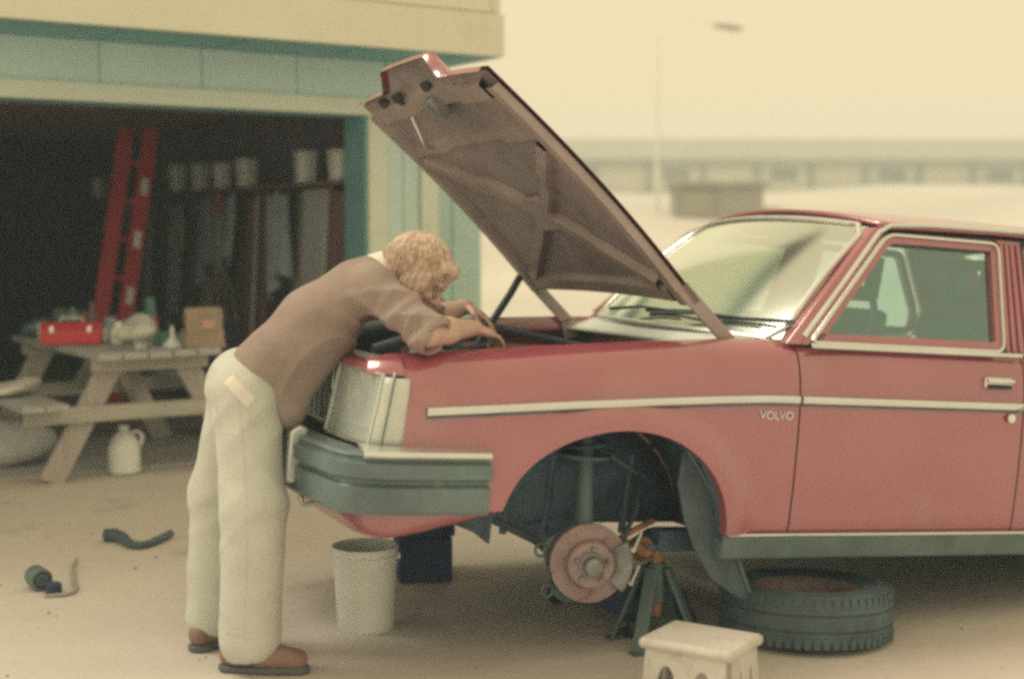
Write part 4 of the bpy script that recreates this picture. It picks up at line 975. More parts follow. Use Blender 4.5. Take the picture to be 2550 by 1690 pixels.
# arms
RS, RE, RW = V3(-0.425, 4.485, 1.225), V3(-0.262, 4.395, 1.115), V3(-0.122, 4.575, 1.118)
LS, LE, LW = V3(-0.425, 4.83, 1.245), V3(-0.285, 5.00, 1.115), V3(-0.165, 5.02, 1.165)
B.cone(RS, RE, 0.040, 0.040, 0.03); B.cone(RE, RE * 0.6 + RW * 0.4, 0.043, 0.041, 0.02); B.cone(RE * 0.6 + RW * 0.4, RW, 0.041, 0.027, 0.02)
B.cone(LS, LE, 0.040, 0.040, 0.03); B.cone(LE, LE * 0.6 + LW * 0.4, 0.043, 0.041, 0.02); B.cone(LE * 0.6 + LW * 0.4, LW, 0.041, 0.027, 0.02)
hand(B, RW, V3(0.62, 0.70, -0.28), V3(0.25, -0.1, 1.0), 1, 0.42)
hand(B, LW, V3(0.80, -0.10, -0.50), V3(0.45, 0.1, 0.9), -1, 0.40)
B.build('body', 'skin', person, PO, relax=1)
for s_ in (-1, 1):
    m = MB(); m.lathe([(0.0, -0.011), (0.006, -0.0092), (0.0095, -0.0055), (0.011, 0), (0.0095, 0.0055), (0.006, 0.0092), (0, 0.011)], 14, Matrix.Translation(Vector(hp(0.079, s_ * 0.032, 0.004) - np.array(PO)))); m.build('eye', 'eye_white', person)
# shirt
S = Field((-1.02, 4.26, 0.74), (-0.14, 5.14, 1.42), 0.0062)
for y_, rr in ((4.595, 0.0), (4.705, 0.0)):
    S.cone((-0.815, y_, 0.985), (-0.64, y_, 1.135), 0.100, 0.108, 0.05); S.cone((-0.64, y_, 1.135), (-0.50, y_, 1.235), 0.108, 0.104, 0.05)
S.cone((-0.455, 4.535, 1.238), (-0.455, 4.79, 1.258), 0.070, 0.070, 0.06)
S.cone((-0.80, 4.61, 0.955), (-0.725, 4.58, 0.835), 0.095, 0.040, 0.06, flat=((0.55, -0.1, 0.8), 1.0))
S.cone((-0.60, 4.63, 1.10), (-0.715, 4.59, 0.86), 0.095, 0.045, 0.07)
S.cone((-0.72, 4.66, 0.98), (-0.76, 4.72, 0.86), 0.095, 0.045, 0.06)
S.cone(RS + V3(0, 0.02, 0.01), RE + (RE - RS) * 0.06, 0.074, 0.072, 0.06)
S.cone(LS + V3(0, -0.02, 0.01), LE - (LE - LS) * 0.05, 0.074, 0.070, 0.06)
S.cone((-0.40, 4.65, 1.30), (-0.44, 4.65, 1.28), 0.060, 0.070, 0.03)
def shirt_folds(X, Y, Z):
    # sweeping folds hang from the shoulder and the small of the back towards the hem
    t = (X + 0.80) * 0.773 + (Z - 0.985) * 0.635                              # along the spine
    n = -(X + 0.80) * 0.635 + (Z - 0.985) * 0.773                             # across, positive towards the back
    rg = lambda a: 1.0 - 2.2 * np.abs(np.sin(a * 0.5)) ** 0.75              # rounded ridges with tight creases between
    belly = np.clip((0.04 - n) * 9, 0, 1); arc = n + 0.9 * (t - 0.16) ** 2
    q = -0.0075 * belly * rg(52 * arc + 2.2 * np.sin(7 * t + 5 * Y) + 14 * (Y - 4.6)) * np.clip(t * 6 + 0.6, 0, 1)
    q += -0.0030 * rg(36 * t + 20 * n + 2.5 * np.sin(10 * Y)) * np.clip(0.55 - t, 0, 1)
    e = np.exp(-((X + 0.36) ** 2 + (Z - 1.15) ** 2) / 0.010); q += -0.0065 * e * rg(95 * (X * 0.75 - Z * 0.66) + 3 * np.sin(18 * Y))
    e = np.exp(-((X + 0.47) ** 2 + (Z - 1.13) ** 2) / 0.008); q += -0.0070 * e * rg(80 * (X * 0.5 + Z * 0.86) + 2 * np.sin(15 * Y))
    return q
S.displace(shirt_folds)
S.plane_cut(RE + (RE - RS) * 0.20, RE - RS); 
# hollow hem and cuffs
core = Field((-1.02, 4.26, 0.74), (-0.14, 5.14, 1.42), 0.0062)
core.cone((-0.95, 4.65, 0.80), (-0.755, 4.62, 0.865), 0.055, 0.022, 0.03); core.cone(RE - (RE - RS) * 0.1, RE + (RE - RS) * 0.6, 0.050, 0.060, 0.0)
S.d = np.maximum(S.d, -core.d)
S.build('shirt', 'shirt_cloth', person, PO, relax=1)
# pale undershirt at the collar and the tail showing above the waistband
U = Field((-0.60, 4.46, 1.14), (-0.28, 4.84, 1.44), 0.005)
U.cone((-0.445, 4.65, 1.285), (-0.405, 4.645, 1.300), 0.071, 0.068, 0.01); U.plane_cut((-0.395, 4.65, 1.30), (0.9, 0, 0.35))
U.build('undershirt_collar', 'white_cotton', person, PO)
# trousers
T = Field((-1.18, 4.34, 0.03), (-0.68, 5.00, 1.08), 0.0065)
T.ell((-0.885, 4.65, 0.925), ((1, 0, 0), (0, 1, 0), (0, 0, 1)), (0.118, 0.165, 0.125), 0.04)
T.cone((-0.86, 4.565, 0.90), (-0.828, 4.508, 0.54), 0.112, 0.103, 0.05); T.cone((-0.828, 4.508, 0.54), (-0.853, 4.545, 0.11), 0.106, 0.100, 0.04)
T.cone((-0.905, 4.735, 0.90), (-1.00, 4.80, 0.54), 0.108, 0.096, 0.05); T.cone((-1.00, 4.80, 0.54), (-1.035, 4.83, 0.11), 0.097, 0.092, 0.04)
def trouser_folds(X, Y, Z):
    rg = lambda a: 1.0 - 2.2 * np.abs(np.sin(a * 0.5)) ** 0.75
    q = -0.0024 * rg(22 * (Z + 1.6 * X) + 2.0 * np.sin(6 * Z + 9 * Y)) * np.clip((0.95 - Z) * 4, 0, 1)
    q += -0.0018 * np.exp(-((Z - 0.50) / 0.14) ** 2) * rg(60 * (Z - 0.8 * X) + 2 * np.sin(14 * Y))
    q += -0.0022 * np.clip((0.28 - Z) * 6, 0, 1) * np.clip((Z - 0.12) * 12, 0, 1) * rg(66 * (Z + 0.6 * X) + 3 * np.sin(12 * X + 5 * Y))
    q += -0.0042 * np.exp(-((Z - 0.84) / 0.08) ** 2) * rg(70 * (0.75 * X - 0.66 * Z))
    return q
T.displace(trouser_folds); T.plane_cut((0, 0, 0.122), (0.10, 0.0, -1)); T.plane_cut((-0.80, 4.65, 1.00), (0.75, 0, 0.66))
core = Field((-1.18, 4.34, 0.03), (-0.68, 5.00, 1.08), 0.0065)
core.cone((-0.851, 4.546, 0.02), (-0.848, 4.54, 0.150), 0.066, 0.060, 0); core.cone((-1.046, 4.83, 0.02), (-1.040, 4.828, 0.150), 0.064, 0.058, 0); T.d = np.maximum(T.d, -core.d)
trs = T.build('trousers', 'trouser_cloth', person, PO, relax=2)
def on_surface(F, x, z):                                                  # first point of the cloth met when coming from the near side
    i = int(round((x - F.lo[0]) / F.h)); k = int(round((z - F.lo[2]) / F.h)); col_ = F.d[i, :, k]; j = int(np.argmax(col_ < 0))
    t = col_[j - 1] / (col_[j - 1] - col_[j]); return Vector((x, F.lo[1] + F.h * (j - 1 + t), z)) - Vector(PO)
def seam(F, pts, name, material, parent, r_=0.0022):
    P = []
    for (xa, za), (xb, zb) in zip(pts[:-1], pts[1:]):
        n_ = max(2, int(math.hypot(xb - xa, zb - za) / 0.02)); P += [(lerp(xa, xb, q / n_), lerp(za, zb, q / n_)) for q in range(n_)]
    P.append(pts[-1]); mm = MB(); mm.tube([on_surface(F, x, z) for x, z in P], r_, 5); return mm.build(name, material, parent)
Wt = Field((-1.18, 4.34, 0.03), (-0.68, 5.00, 1.08), 0.0065); Wt.d = T.d - 0.0075
def patch_clip(X, Y, Z):
    c = np.abs((X + 0.857) * 0.70 + (Z - 0.925) * 0.714) - 0.021; l_ = np.abs((X + 0.857) * 0.714 - (Z - 0.925) * 0.70) - 0.055; return np.maximum(np.maximum(c, l_), Y - 4.60)
gg = np.meshgrid(*[Wt.lo[i] + Wt.h * np.arange(Wt.n[i]) for i in range(3)], indexing='ij'); Wt.d = np.maximum(Wt.d, patch_clip(*gg).astype(np.float32)); Wt.build('shirt_tail', 'white_cotton', person, PO)
seam(T, [(-0.862, 0.90), (-0.842, 0.70), (-0.832, 0.52), (-0.843, 0.30), (-0.852, 0.15)], 'side_seam', 'trouser_cloth', trs)
seam(T, [(-0.925, 0.150), (-0.88, 0.153), (-0.83, 0.158), (-0.780, 0.162)], 'hem_stitch', 'trouser_cloth', trs)
seam(T, [(-0.935, 0.875), (-0.925, 0.80), (-0.875, 0.79)], 'pocket_edge', 'trouser_cloth', trs)
# shoes and socks
def shoe(ankle, toe_dir, ln=0.28):
    a = np.array(ankle); d = np.array([toe_dir[0], toe_dir[1], 0.0]); d /= np.linalg.norm(d); lo = np.minimum(a, a + d * ln) - 0.16; hi = np.maximum(a, a + d * ln) + 0.16; lo[2] = -0.01; hi[2] = 0.2
    heel = a - d * 0.055
    s1 = Field(lo, hi, 0.005); s1.cone((*heel[:2], 0.055), (*(a + d * 0.06)[:2], 0.058), 0.040, 0.044, 0.02); s1.cone((*(a + d * 0.06)[:2], 0.055), (*(a + d * 0.165)[:2], 0.042), 0.044, 0.036, 0.03); s1.cone((*(a - d * 0.012)[:2], 0.06), (*(a - d * 0.012)[:2], 0.125), 0.044, 0.042, 0.02)
    s1.plane_cut((0, 0, 0.022), (0, 0, -1)); s1.plane_cut((*a[:2], 0.118), (-0.25 * d[0], -0.25 * d[1], 1)); sh_ = s1.build('shoe', 'shoe_leather', person, PO)
    s2 = Field(lo, hi, 0.005); s2.cone((*heel[:2], 0.012), (*(a + d * 0.07)[:2], 0.012), 0.042, 0.047, 0.01, flat=((0, 0, 1), 1.0)); s2.cone((*(a + d * 0.07)[:2], 0.012), (*(a + d * 0.168)[:2], 0.012), 0.047, 0.040, 0.01); s2.plane_cut((0, 0, 0.024), (0, 0, 1)); s2.plane_cut((0, 0, 0.001), (0, 0, -1)); s2.build('sole', 'sole', sh_, PO)
    m = MB(); m.tube([Vector((a[0], a[1], 0.07)) - Vector(PO), Vector((a[0], a[1], 0.17)) - Vector(PO)], [0.040, 0.045], 16); m.build('sock', 'sock', person)
    for t in (0.03, 0.055, 0.08):
        c = a + d * t; n_ = np.array([-d[1], d[0], 0]); z = 0.106 - t * 0.1
        m = MB(); m.tube([Vector(c + n_ * 0.024) + Vector((0, 0, z - 0.006 - c[2])) - Vector(PO), Vector(c) + Vector((0, 0, z + 0.002 - c[2])) - Vector(PO), Vector(c - n_ * 0.024) + Vector((0, 0, z - 0.006 - c[2])) - Vector(PO)], 0.003, 6); m.build('lace', 'sole', sh_)
shoe((-0.862, 4.548, 0.0), (0.98, -0.12)); shoe((-1.035, 4.822, 0.0), (0.55, 0.8))
# hair: cap over the skull plus hanging locks
Hf = Field(HC - 0.21, HC + 0.21, 0.0046)
Hf.ell(hp(-0.022, 0, 0.022), (FD, SD, UD), (0.102, 0.083, 0.100), 0.02); Hf.ell(hp(-0.060, 0, -0.060), (FD, SD, UD), (0.046, 0.066, 0.072), 0.03)
Hf.ell(hp(0.055, 0.0, 0.074), (FD, SD, UD), (0.048, 0.064, 0.030), 0.025)
for s_ in (-1, 1): Hf.ell(hp(0.02, s_ * 0.078, -0.03), (FD, SD, UD), (0.042, 0.020, 0.068), 0.02)
Hf.ell(hp(0.115, 0, -0.030), (FD, SD, UD), (0.068, 0.060, 0.078), 0.012, 'sub')
def hair_strands(X, Y, Z):
    f = (X - HC[0]) * FD[0] + (Y - HC[1]) * FD[1] + (Z - HC[2]) * FD[2]; s_ = (X - HC[0]) * SD[0] + (Y - HC[1]) * SD[1] + (Z - HC[2]) * SD[2]; u = (X - HC[0]) * UD[0] + (Y - HC[1]) * UD[1] + (Z - HC[2]) * UD[2]
    ang = np.arctan2(s_, f + 0.4 * u + 0.05)
    return 0.0042 * np.sin(26 * ang + 20 * u + 3 * np.sin(35 * f)) + 0.0024 * np.sin(61 * ang - 30 * f)
Hf.displace(hair_strands)
hair = Hf.build('hair', 'hair_root', person, PO, relax=1)
lk = MB(); rnd = random.Random(5)
for i in range(2600):
    th = rnd.uniform(0, 2 * math.pi); ph = rnd.uniform(-0.55, 1.0)
    f, s_, u = math.cos(th) * 0.104 * math.sqrt(max(0, 1 - ph * ph)), math.sin(th) * 0.085 * math.sqrt(max(0, 1 - ph * ph)), 0.102 * ph
    if f > 0.045 and u < 0.045: continue
    p = hp(-0.022 + f, s_, 0.022 + u); nrm = FD * f / 0.112 ** 2 + SD * s_ / 0.092 ** 2 + UD * u / 0.112 ** 2; nrm /= np.linalg.norm(nrm)
    flow = -UD * 0.75 + FD * (0.55 if u > 0.05 else 0.05) + V3(0, 0, -0.55) + V3(rnd.gauss(0, 0.14), rnd.gauss(0, 0.14), rnd.gauss(0, 0.10)); path = [Vector(p - np.array(PO))]; q = p.copy(); L = rnd.uniform(0.06, 0.14)
    for k in range(5):
        dv = flow - nrm * (flow @ nrm) * 0.92; dv /= np.linalg.norm(dv); q = q + dv * L / 5 + nrm * rnd.uniform(0.0, 0.0026); c_ = q - hp(-0.022, 0, 0.022); nrm = FD * (c_ @ FD) / 0.112 ** 2 + SD * (c_ @ SD) / 0.092 ** 2 + UD * (c_ @ UD) / 0.112 ** 2; nrm /= np.linalg.norm(nrm); flow = flow + V3(0, 0, -0.15)
        path.append(Vector(q - np.array(PO)))
    r0 = rnd.uniform(0.0008, 0.0017); lk.tube(path, [r0, r0 * 1.1, r0, r0 * 0.8, r0 * 0.5, 0.0003], 4, cap=False)
lk.build('locks', 'hair', hair, fix=False, angle=180)

def crumpled(name, label, cat, loc, size, material, seed):
    rr = random.Random(seed); bm = bmesh.new(); bmesh.ops.create_icosphere(bm, subdivisions=3, radius=1.0)
    ph = [(Vector((rr.gauss(0, 1), rr.gauss(0, 1), rr.gauss(0, 1))) * 2.2, rr.uniform(0, 6)) for _ in range(6)]
    for v in bm.verts:
        k = 1 + sum(0.11 * math.sin(v.co.dot(a) + p) for a, p in ph); v.co *= k; v.co = Vector((v.co.x * size[0], v.co.y * size[1], max(-0.92, v.co.z) * size[2] + 0.92 * size[2]))
    me_ = bpy.data.meshes.new(name); bm.to_mesh(me_); bm.free(); me_.materials.append(MATS[material])
    for p in me_.polygons: p.use_smooth = True
    o_ = bpy.data.objects.new(name, me_); COL.objects.link(o_); o_.location = loc; return tag(o_, label, cat)
# ------------------------------------------------------------------ things round the car
# loose wheel lying on its outer face
lw = thing('loose_wheel', 'tyre with rusty rim lying flat beside the car sill', 'wheel', (1.045, 4.985, 0.094), (R(-3), R(2), R(20)))
m = MB(); tyre_mesh(m); m2 = m.build('tyre', 'rubber', lw, angle=30)
m = MB(); blocks(m, Matrix.Identity(4), 60); kind(m.build('tread_blocks', 'rubber', m2, smooth=False, fix=False), 'stuff')
for zz in (0.0955, -0.0955):
    m = MB(); m.tube([(0.252 * math.cos(2 * math.pi * k / 48), 0.252 * math.sin(2 * math.pi * k / 48), zz) for k in range(48)], 0.0035, 6, closed=True); m.build('sidewall_rib', 'rubber', m2)
m = MB(); m.lathe([(0.184, 0.078), (0.178, 0.072), (0.164, 0.052), (0.160, 0.0), (0.166, -0.05), (0.172, -0.06), (0.12, -0.045), (0.06, -0.03), (0.035, -0.03), (0.033, -0.05)], 48); m.build('rim', 'rust_iron', lw, angle=35)
# jack stand
js = thing('jack_stand', 'dark steel jack stand under the car beside the bare hub', 'jack stand', (0.50, 4.86, 0.0), (0, 0, R(20)))
zt = 0.362
for sx in (-1, 1):
    for sy in (-1, 1):
        m = MB(); m.bar((sx * 0.030, sy * 0.030, 0.27), (sx * 0.115, sy * 0.10, 0.004), 0.046, 0.014, up=(sx, sy, 0.5)); m.build('leg', 'stand_paint', js, bevel=0.002)
        m = MB(); m.box((sx * 0.117, sy * 0.102, 0.005), (0.045, 0.045, 0.008)); m.build('foot', 'stand_paint', js)
for sy in (-1, 1): m = MB(); m.bar((-0.098, sy * 0.085, 0.055), (0.098, sy * 0.085, 0.055), 0.006, 0.018); m.build('tie_bar', 'stand_paint', js)
m = MB(); m.tube([(0, 0, 0.15), (0, 0, 0.285)], 0.032, 16); m.build('collar', 'stand_paint', js)
m = MB(); m.tube([(0, 0, 0.10), (0, 0, 0.335)], 0.020, 14); m.build('ratchet_post', 'rust_orange', js)
m = MB(); m.extr([(-0.055, -0.022, 0.350), (-0.055, -0.022, 0.362), (-0.045, -0.022, 0.352), (0.045, -0.022, 0.352), (0.055, -0.022, 0.362), (0.055, -0.022, 0.350), (0.02, -0.022, 0.330), (-0.02, -0.022, 0.330)], (0, 0.044, 0)); m.build('saddle', 'stand_paint', js, bevel=0.003)
tj = thing('trolley_jack', 'dark trolley jack on the ground under the bare hub', 'trolley jack', (0.40, 5.22, 0.0), (0, 0, R(-62)))
for sy in (-1, 1):
    m = MB(); m.extr([(-0.30, sy * 0.10, 0.05), (-0.30, sy * 0.10, 0.10), (-0.12, sy * 0.10, 0.15), (0.20, sy * 0.10, 0.17), (0.30, sy * 0.10, 0.12), (0.30, sy * 0.10, 0.05)], (0, 0.012, 0)); m.build('side_plate', 'dark_ply', tj, bevel=0.003)
    for x_ in (-0.26, 0.26): m = MB(); m.lathe([(0.0, -0.016), (0.034, -0.016), (0.038, -0.010), (0.038, 0.010), (0.034, 0.016), (0.0, 0.016)], 18, Matrix.Translation((x_, sy * 0.125, 0.038)) @ Matrix.Rotation(R(90), 4, 'X')); m.build('wheel', 'black_steel', tj)
m = MB(); m.bar((0.15, 0, 0.11), (-0.20, 0, 0.235), 0.09, 0.05); m.build('lift_arm', 'dark_ply', tj, bevel=0.006)
m = MB(); m.lathe([(0.0, 0.24), (0.05, 0.24), (0.055, 0.282), (0.045, 0.278), (0.0, 0.275)], 20, Matrix.Translation((-0.22, 0, 0))); m.build('saddle', 'dark_ply', tj)
m = MB(); m.tube([(0.02, 0, 0.09), (0.24, 0, 0.11)], 0.035, 12); m.build('cylinder', 'stand_paint', tj)
# step stool
stool = thing('step_stool', 'cream step stool with arched cut-outs in front of the jack stand', 'stool', (0.575, 4.245, 0.0), (0, 0, R(-33)))
SX, SY, SH = 0.155, 0.125, 0.205
m = MB(); m.box((0, 0, SH - 0.018), (2 * SX, 2 * SY, 0.036)); top = m.build('top', 'stool_plastic', stool, bevel=0.016)
def apron(half, y, axis):
    wd = (2 * half - 0.050 * 3) / 2; pts = [(-half, 0.0)]
    for c_ in (-(wd + 0.050) / 2, (wd + 0.050) / 2): pts += [(c_ - wd / 2 * math.cos(math.pi * k / 12), 0.0 + 0.128 * math.sin(math.pi * k / 12) ** 0.7) for k in range(13)]
    pts += [(half, 0.0), (half - 0.012, SH - 0.02), (-half + 0.012, SH - 0.02)]
    m = MB()
    P2 = [(x, z) for x, z in pts]; out = []
    for x, z in P2:
        lean_ = (SH - z) * 0.06
        out.append((x, y + math.copysign(lean_, y), z) if axis == 'x' else (y + math.copysign(lean_, y), x, z))
    m.extr(out, (0, -math.copysign(0.012, y), 0) if axis == 'x' else (-math.copysign(0.012, y), 0, 0))
    o_ = m.build('apron', 'stool_plastic', stool, bevel=0.004)
    return o_
for y_ in (-SY + 0.012, SY - 0.012): apron(SX - 0.012, y_, 'x')
for y_ in (-SX + 0.012, SX - 0.012): apron(SY - 0.026, y_, 'y')
# block stack under the far side
for k_, lb_ in enumerate(('dark wooden block on the ground behind the white bucket', 'upper dark wooden block wedged under the far front of the car')):
    m = MB(); m.box((0, 0, 0.0925), (0.22, 0.30, 0.183)); o = m.build('wooden_block', 'dark_ply', None, loc=(-0.375, 5.86, 0.002 + k_ * 0.1855), rot=(0, 0, R(9 + 5 * k_)), bevel=0.006); tag(o, lb_, 'block', 'blocks under the car')
# bucket
bk = thing('bucket', 'white plastic bucket under the front of the red car', 'bucket', (-0.53, 5.06, 0.0))
m = MB(); m.lathe([(0.0, 0.012), (0.090, 0.010), (0.098, 0.0), (0.101, 0.004), (0.114, 0.255), (0.121, 0.258), (0.121, 0.272), (0.115, 0.274), (0.116, 0.292), (0.1205, 0.296), (0.1205, 0.302), (0.112, 0.302), (0.099, 0.02), (0.0, 0.018)], 48); m.build('pail', 'white_plastic', bk, angle=35)
m = MB(); m.tube([(0.124 * math.cos(a), 0.02 + 0.118 * math.sin(a), 0.265 - 0.10 * math.sin(a)) for a in [math.pi * k / 24 for k in range(25)]], 0.0025, 6); m.build('handle', 'alloy', bk)
for sx in (-1, 1): m = MB(); m.lathe([(0.0, 0.01), (0.012, 0.01), (0.015, 0.0)], 12, Matrix.Translation((sx * 0.117, 0, 0.265)) @ Matrix.Rotation(R(90 * sx), 4, 'Y')); m.build('handle_lug', 'white_plastic', bk)
# debris on the ground, left
m = MB(); m.tube([(-1.885, 6.51, 0.028), (-1.84, 6.50, 0.030), (-1.79, 6.46, 0.026), (-1.73, 6.36, 0.020), (-1.68, 6.33, 0.018), (-1.645, 6.38, 0.018), (-1.62, 6.48, 0.020), (-1.598, 6.58, 0.022)], [0.030, 0.032, 0.026, 0.020, 0.018, 0.018, 0.018, 0.017], 12)
hose = m.build('bent_hose', 'rubber', None); tag(hose, 'dark S-bent rubber hose lying on the ground left of the person', 'hose')
flt = thing('oil_filter', 'small dark canister lying on the ground at far left', 'oil filter', (-1.90, 5.62, 0.045), (R(90), 0, R(35)))
m = MB(); m.lathe([(0.0, -0.055), (0.034, -0.055), (0.044, -0.045), (0.045, 0.04), (0.041, 0.048), (0.034, 0.05), (0.012, 0.05), (0.012, 0.042), (0.0, 0.042)], 28); m.build('can', 'bumper_rubber', flt)
m = MB(); m.tube([(0.030 * math.cos(2 * math.pi * k / 24), 0.030 * math.sin(2 * math.pi * k / 24), 0.051) for k in range(24)], 0.004, 6, closed=True); m.build('gasket', 'black_steel', flt)
cap = MB(); cap.lathe([(0.0, 0.045), (0.022, 0.045), (0.030, 0.038), (0.032, 0.0), (0.0, 0.0)], 22); o = cap.build('filler_cap', 'dark_ply', None, loc=(-1.815, 5.545, 0.0)); tag(o, 'small black cap on the ground beside the dark canister', 'cap')
m = MB(); m.tube([(-1.90, 6.12, 0.008), (-1.865, 5.95, 0.008), (-1.80, 5.75, 0.009), (-1.745, 5.60, 0.009), (-1.735, 5.53, 0.009), (-1.76, 5.495, 0.009), (-1.83, 5.475, 0.008)], [0.006, 0.007, 0.010, 0.010, 0.009, 0.008, 0.006], 8)
o = m.build('pry_bar', 'pole_grey', None); tag(o, 'grey hooked pry bar lying on the ground at the left', 'pry bar')

# ------------------------------------------------------------------ picnic table with clutter
TA = R(34)
TP = Vector((-2.535, 8.947, 0.0))
table = thing('picnic_table', 'weathered wooden picnic table with built-in benches at the garage door', 'picnic table', TP, (0, 0, TA))
plank = None
for i in range(5):
    m = MB(); m.box((-0.30 + i * 0.150, random.uniform(-0.008, 0.008), 0.725 + random.uniform(-0.002, 0.002)), (0.138, 1.82, 0.038)); m.build('tabletop_plank', 'table_wood_long', table, smooth=False, bevel=0.004)
for s_ in (-1, 1):
    for j in range(2):
        m = MB(); m.box((s_ * (0.60 + j * 0.135), random.uniform(-0.01, 0.01), 0.452), (0.126, 1.82, 0.036)); m.build('bench_plank', 'table_wood_long', table, smooth=False, bevel=0.004)
for y_ in (-0.68, 0.68):
    for s_ in (-1, 1):
        m = MB(); m.bar((s_ * 0.20, y_, 0.70), (s_ * 0.585, y_, 0.0), 0.040, 0.135, up=(s_ * 0.9, 0, 0.4)); m.build('leg', 'table_wood', table, smooth=False, bevel=0.004)
    sgn = -1 if y_ < 0 else 1
    m = MB(); m.box((0, y_ + sgn * 0.043, 0.385), (1.48, 0.040, 0.092)); m.build('bench_bearer', 'table_wood_cross', table, smooth=False, bevel=0.004)
    m = MB(); m.box((0, y_ + sgn * 0.043, 0.665), (0.70, 0.040, 0.080)); m.build('top_bearer', 'table_wood_cross', table, smooth=False, bevel=0.004)
    m = MB(); m.bar((0, y_ - sgn * 0.03, 0.40), (0, y_ - sgn * 0.46, 0.70), 0.085, 0.038); m.build('brace', 'table_wood', table, smooth=False, bevel=0.003)
ZT = 0.746
def onT(x, y, z=ZT):
    c, s_ = math.cos(TA), math.sin(TA); return Vector((TP.x + x * c - y * s_, TP.y + x * s_ + y * c, z))
def lathe_thing(name, label, cat, loc, prof, material, group=None, n=24, rot=(0, 0, 0)):
    m = MB(); m.lathe(prof, n); o_ = m.build(name, material, None, loc=loc, rot=rot); return tag(o_, label, cat, group)
tb = thing('toolbox', 'bright red metal toolbox on the near left corner of the picnic table', 'toolbox', onT(-0.27, -0.10), (0, 0, R(12)))
m = MB(); m.box((0, 0, 0.05), (0.36, 0.17, 0.10)); body_ = m.build('tray', 'tool_red', tb, bevel=0.008)
m = MB(); m.extr([(-0.18, -0.088, 0.101), (-0.18, -0.05, 0.135), (-0.18, 0.05, 0.135), (-0.18, 0.088, 0.101)], (0.36, 0, 0)); lid_ = m.build('lid', 'tool_red', tb, bevel=0.006)
m = MB(); m.tube([(-0.07, 0, 0.135), (-0.06, 0, 0.158), (0.06, 0, 0.158), (0.07, 0, 0.135)], 0.006, 8); m.build('handle', 'chrome', tb)
for x_ in (-0.11, 0.11): m = MB(); m.box((x_, -0.091, 0.095), (0.025, 0.008, 0.04)); m.build('latch', 'chrome', tb, bevel=0.002)
lathe_thing('spray_can', 'slim pale green spray can standing behind the red toolbox', 'spray can', onT(-0.20, 0.10), [(0, 0), (0.030, 0), (0.032, 0.006), (0.032, 0.17), (0.024, 0.185), (0.013, 0.19), (0.013, 0.215), (0.0, 0.217)], 'seat_cloth')
lathe_thing('mug', 'pale mug at the left behind the red toolbox', 'mug', onT(-0.32, 0.30), [(0, 0), (0.038, 0), (0.044, 0.01), (0.046, 0.105), (0.042, 0.105), (0.040, 0.012), (0, 0.012)], 'white_plastic')
lathe_thing('oil_bottle', 'squat white bottle next to the red toolbox end', 'bottle', onT(-0.02, -0.22), [(0, 0), (0.045, 0), (0.05, 0.01), (0.05, 0.075), (0.022, 0.11), (0.022, 0.135), (0, 0.137)], 'white_plastic')
crumpled('rag', 'crumpled white rag heaped in the middle of the picnic table', 'rag', onT(0.06, -0.30), (0.11, 0.085, 0.062), 'white_cotton', 2)
crumpled('wiping_cloth', 'pale grey cloth piled behind the white rag', 'rag', onT(0.16, -0.08), (0.10, 0.08, 0.085), 'grey_board', 4)
crumpled('glove', 'dark green work glove heap on the right of the table', 'gloves', onT(0.27, -0.20), (0.11, 0.07, 0.036), 'green_enamel', 6)
bx = MB(); bx.box((0, 0, 0.028), (0.17, 0.10, 0.056)); bx.box((0, 0, 0.059), (0.165, 0.095, 0.010)); o = bx.build('parts_box', 'green_enamel', None, loc=onT(0.20, -0.50), rot=(0, 0, TA + R(12)), bevel=0.003); tag(o, 'low dark green box at the right front of the picnic table', 'box')
for k_, (x_, y_, lb) in enumerate(((0.345, -0.36, 'small pink plastic cap standing behind the green box'), (0.315, -0.67, 'small pink plastic cap at the right front edge of the table'))):
    lathe_thing('plastic_pot', lb, 'pot', onT(x_, y_), [(0, 0), (0.024, 0), (0.028, 0.045), (0.018, 0.055), (0.014, 0.075), (0, 0.077)], 'pink_plastic')
lathe_thing('paint_tin', 'red tin behind the brown bag on the table', 'tin', onT(0.30, 0.10), [(0, 0), (0.052, 0), (0.052, 0.004), (0.050, 0.006), (0.050, 0.125), (0.053, 0.127), (0.053, 0.133), (0.046, 0.133), (0.046, 0.128), (0, 0.128)], 'tool_red')
# brown bag with red print
bag = thing('paper_bag', 'brown paper bag with a red print on the right end of the table', 'bag', onT(0.30, -0.80), (0, 0, TA - R(10)))
rows = []
for i in range(9):
    t = i / 8; z = 0.235 * t; sx, sy = 0.115 - 0.012 * t + 0.004 * math.sin(9 * t), 0.062 - 0.02 * t
    row = []
    for (x_, y_) in [(-1, -1), (-0.4, -1.05), (0.4, -0.97), (1, -1), (1.03, 0), (1, 1), (0.3, 1.06), (-0.4, 0.98), (-1, 1), (-0.96, 0), (-1, -1)]: row.append((x_ * sx + 0.004 * math.sin(17 * t + 5 * y_), y_ * sy + 0.004 * math.sin(13 * t + 4 * x_), z))
    rows.append(row)
m = MB(); m.grid(rows); m.f.append(tuple(range(10))); m.build('sack', 'paper_bag', bag, solid=0.003, angle=60)
m = MB(); m.box((0.02, -0.0655, 0.135), (0.075, 0.002, 0.05)); m.build('print', 'pink_plastic', bag, rot=(R(-5.0), 0, 0))
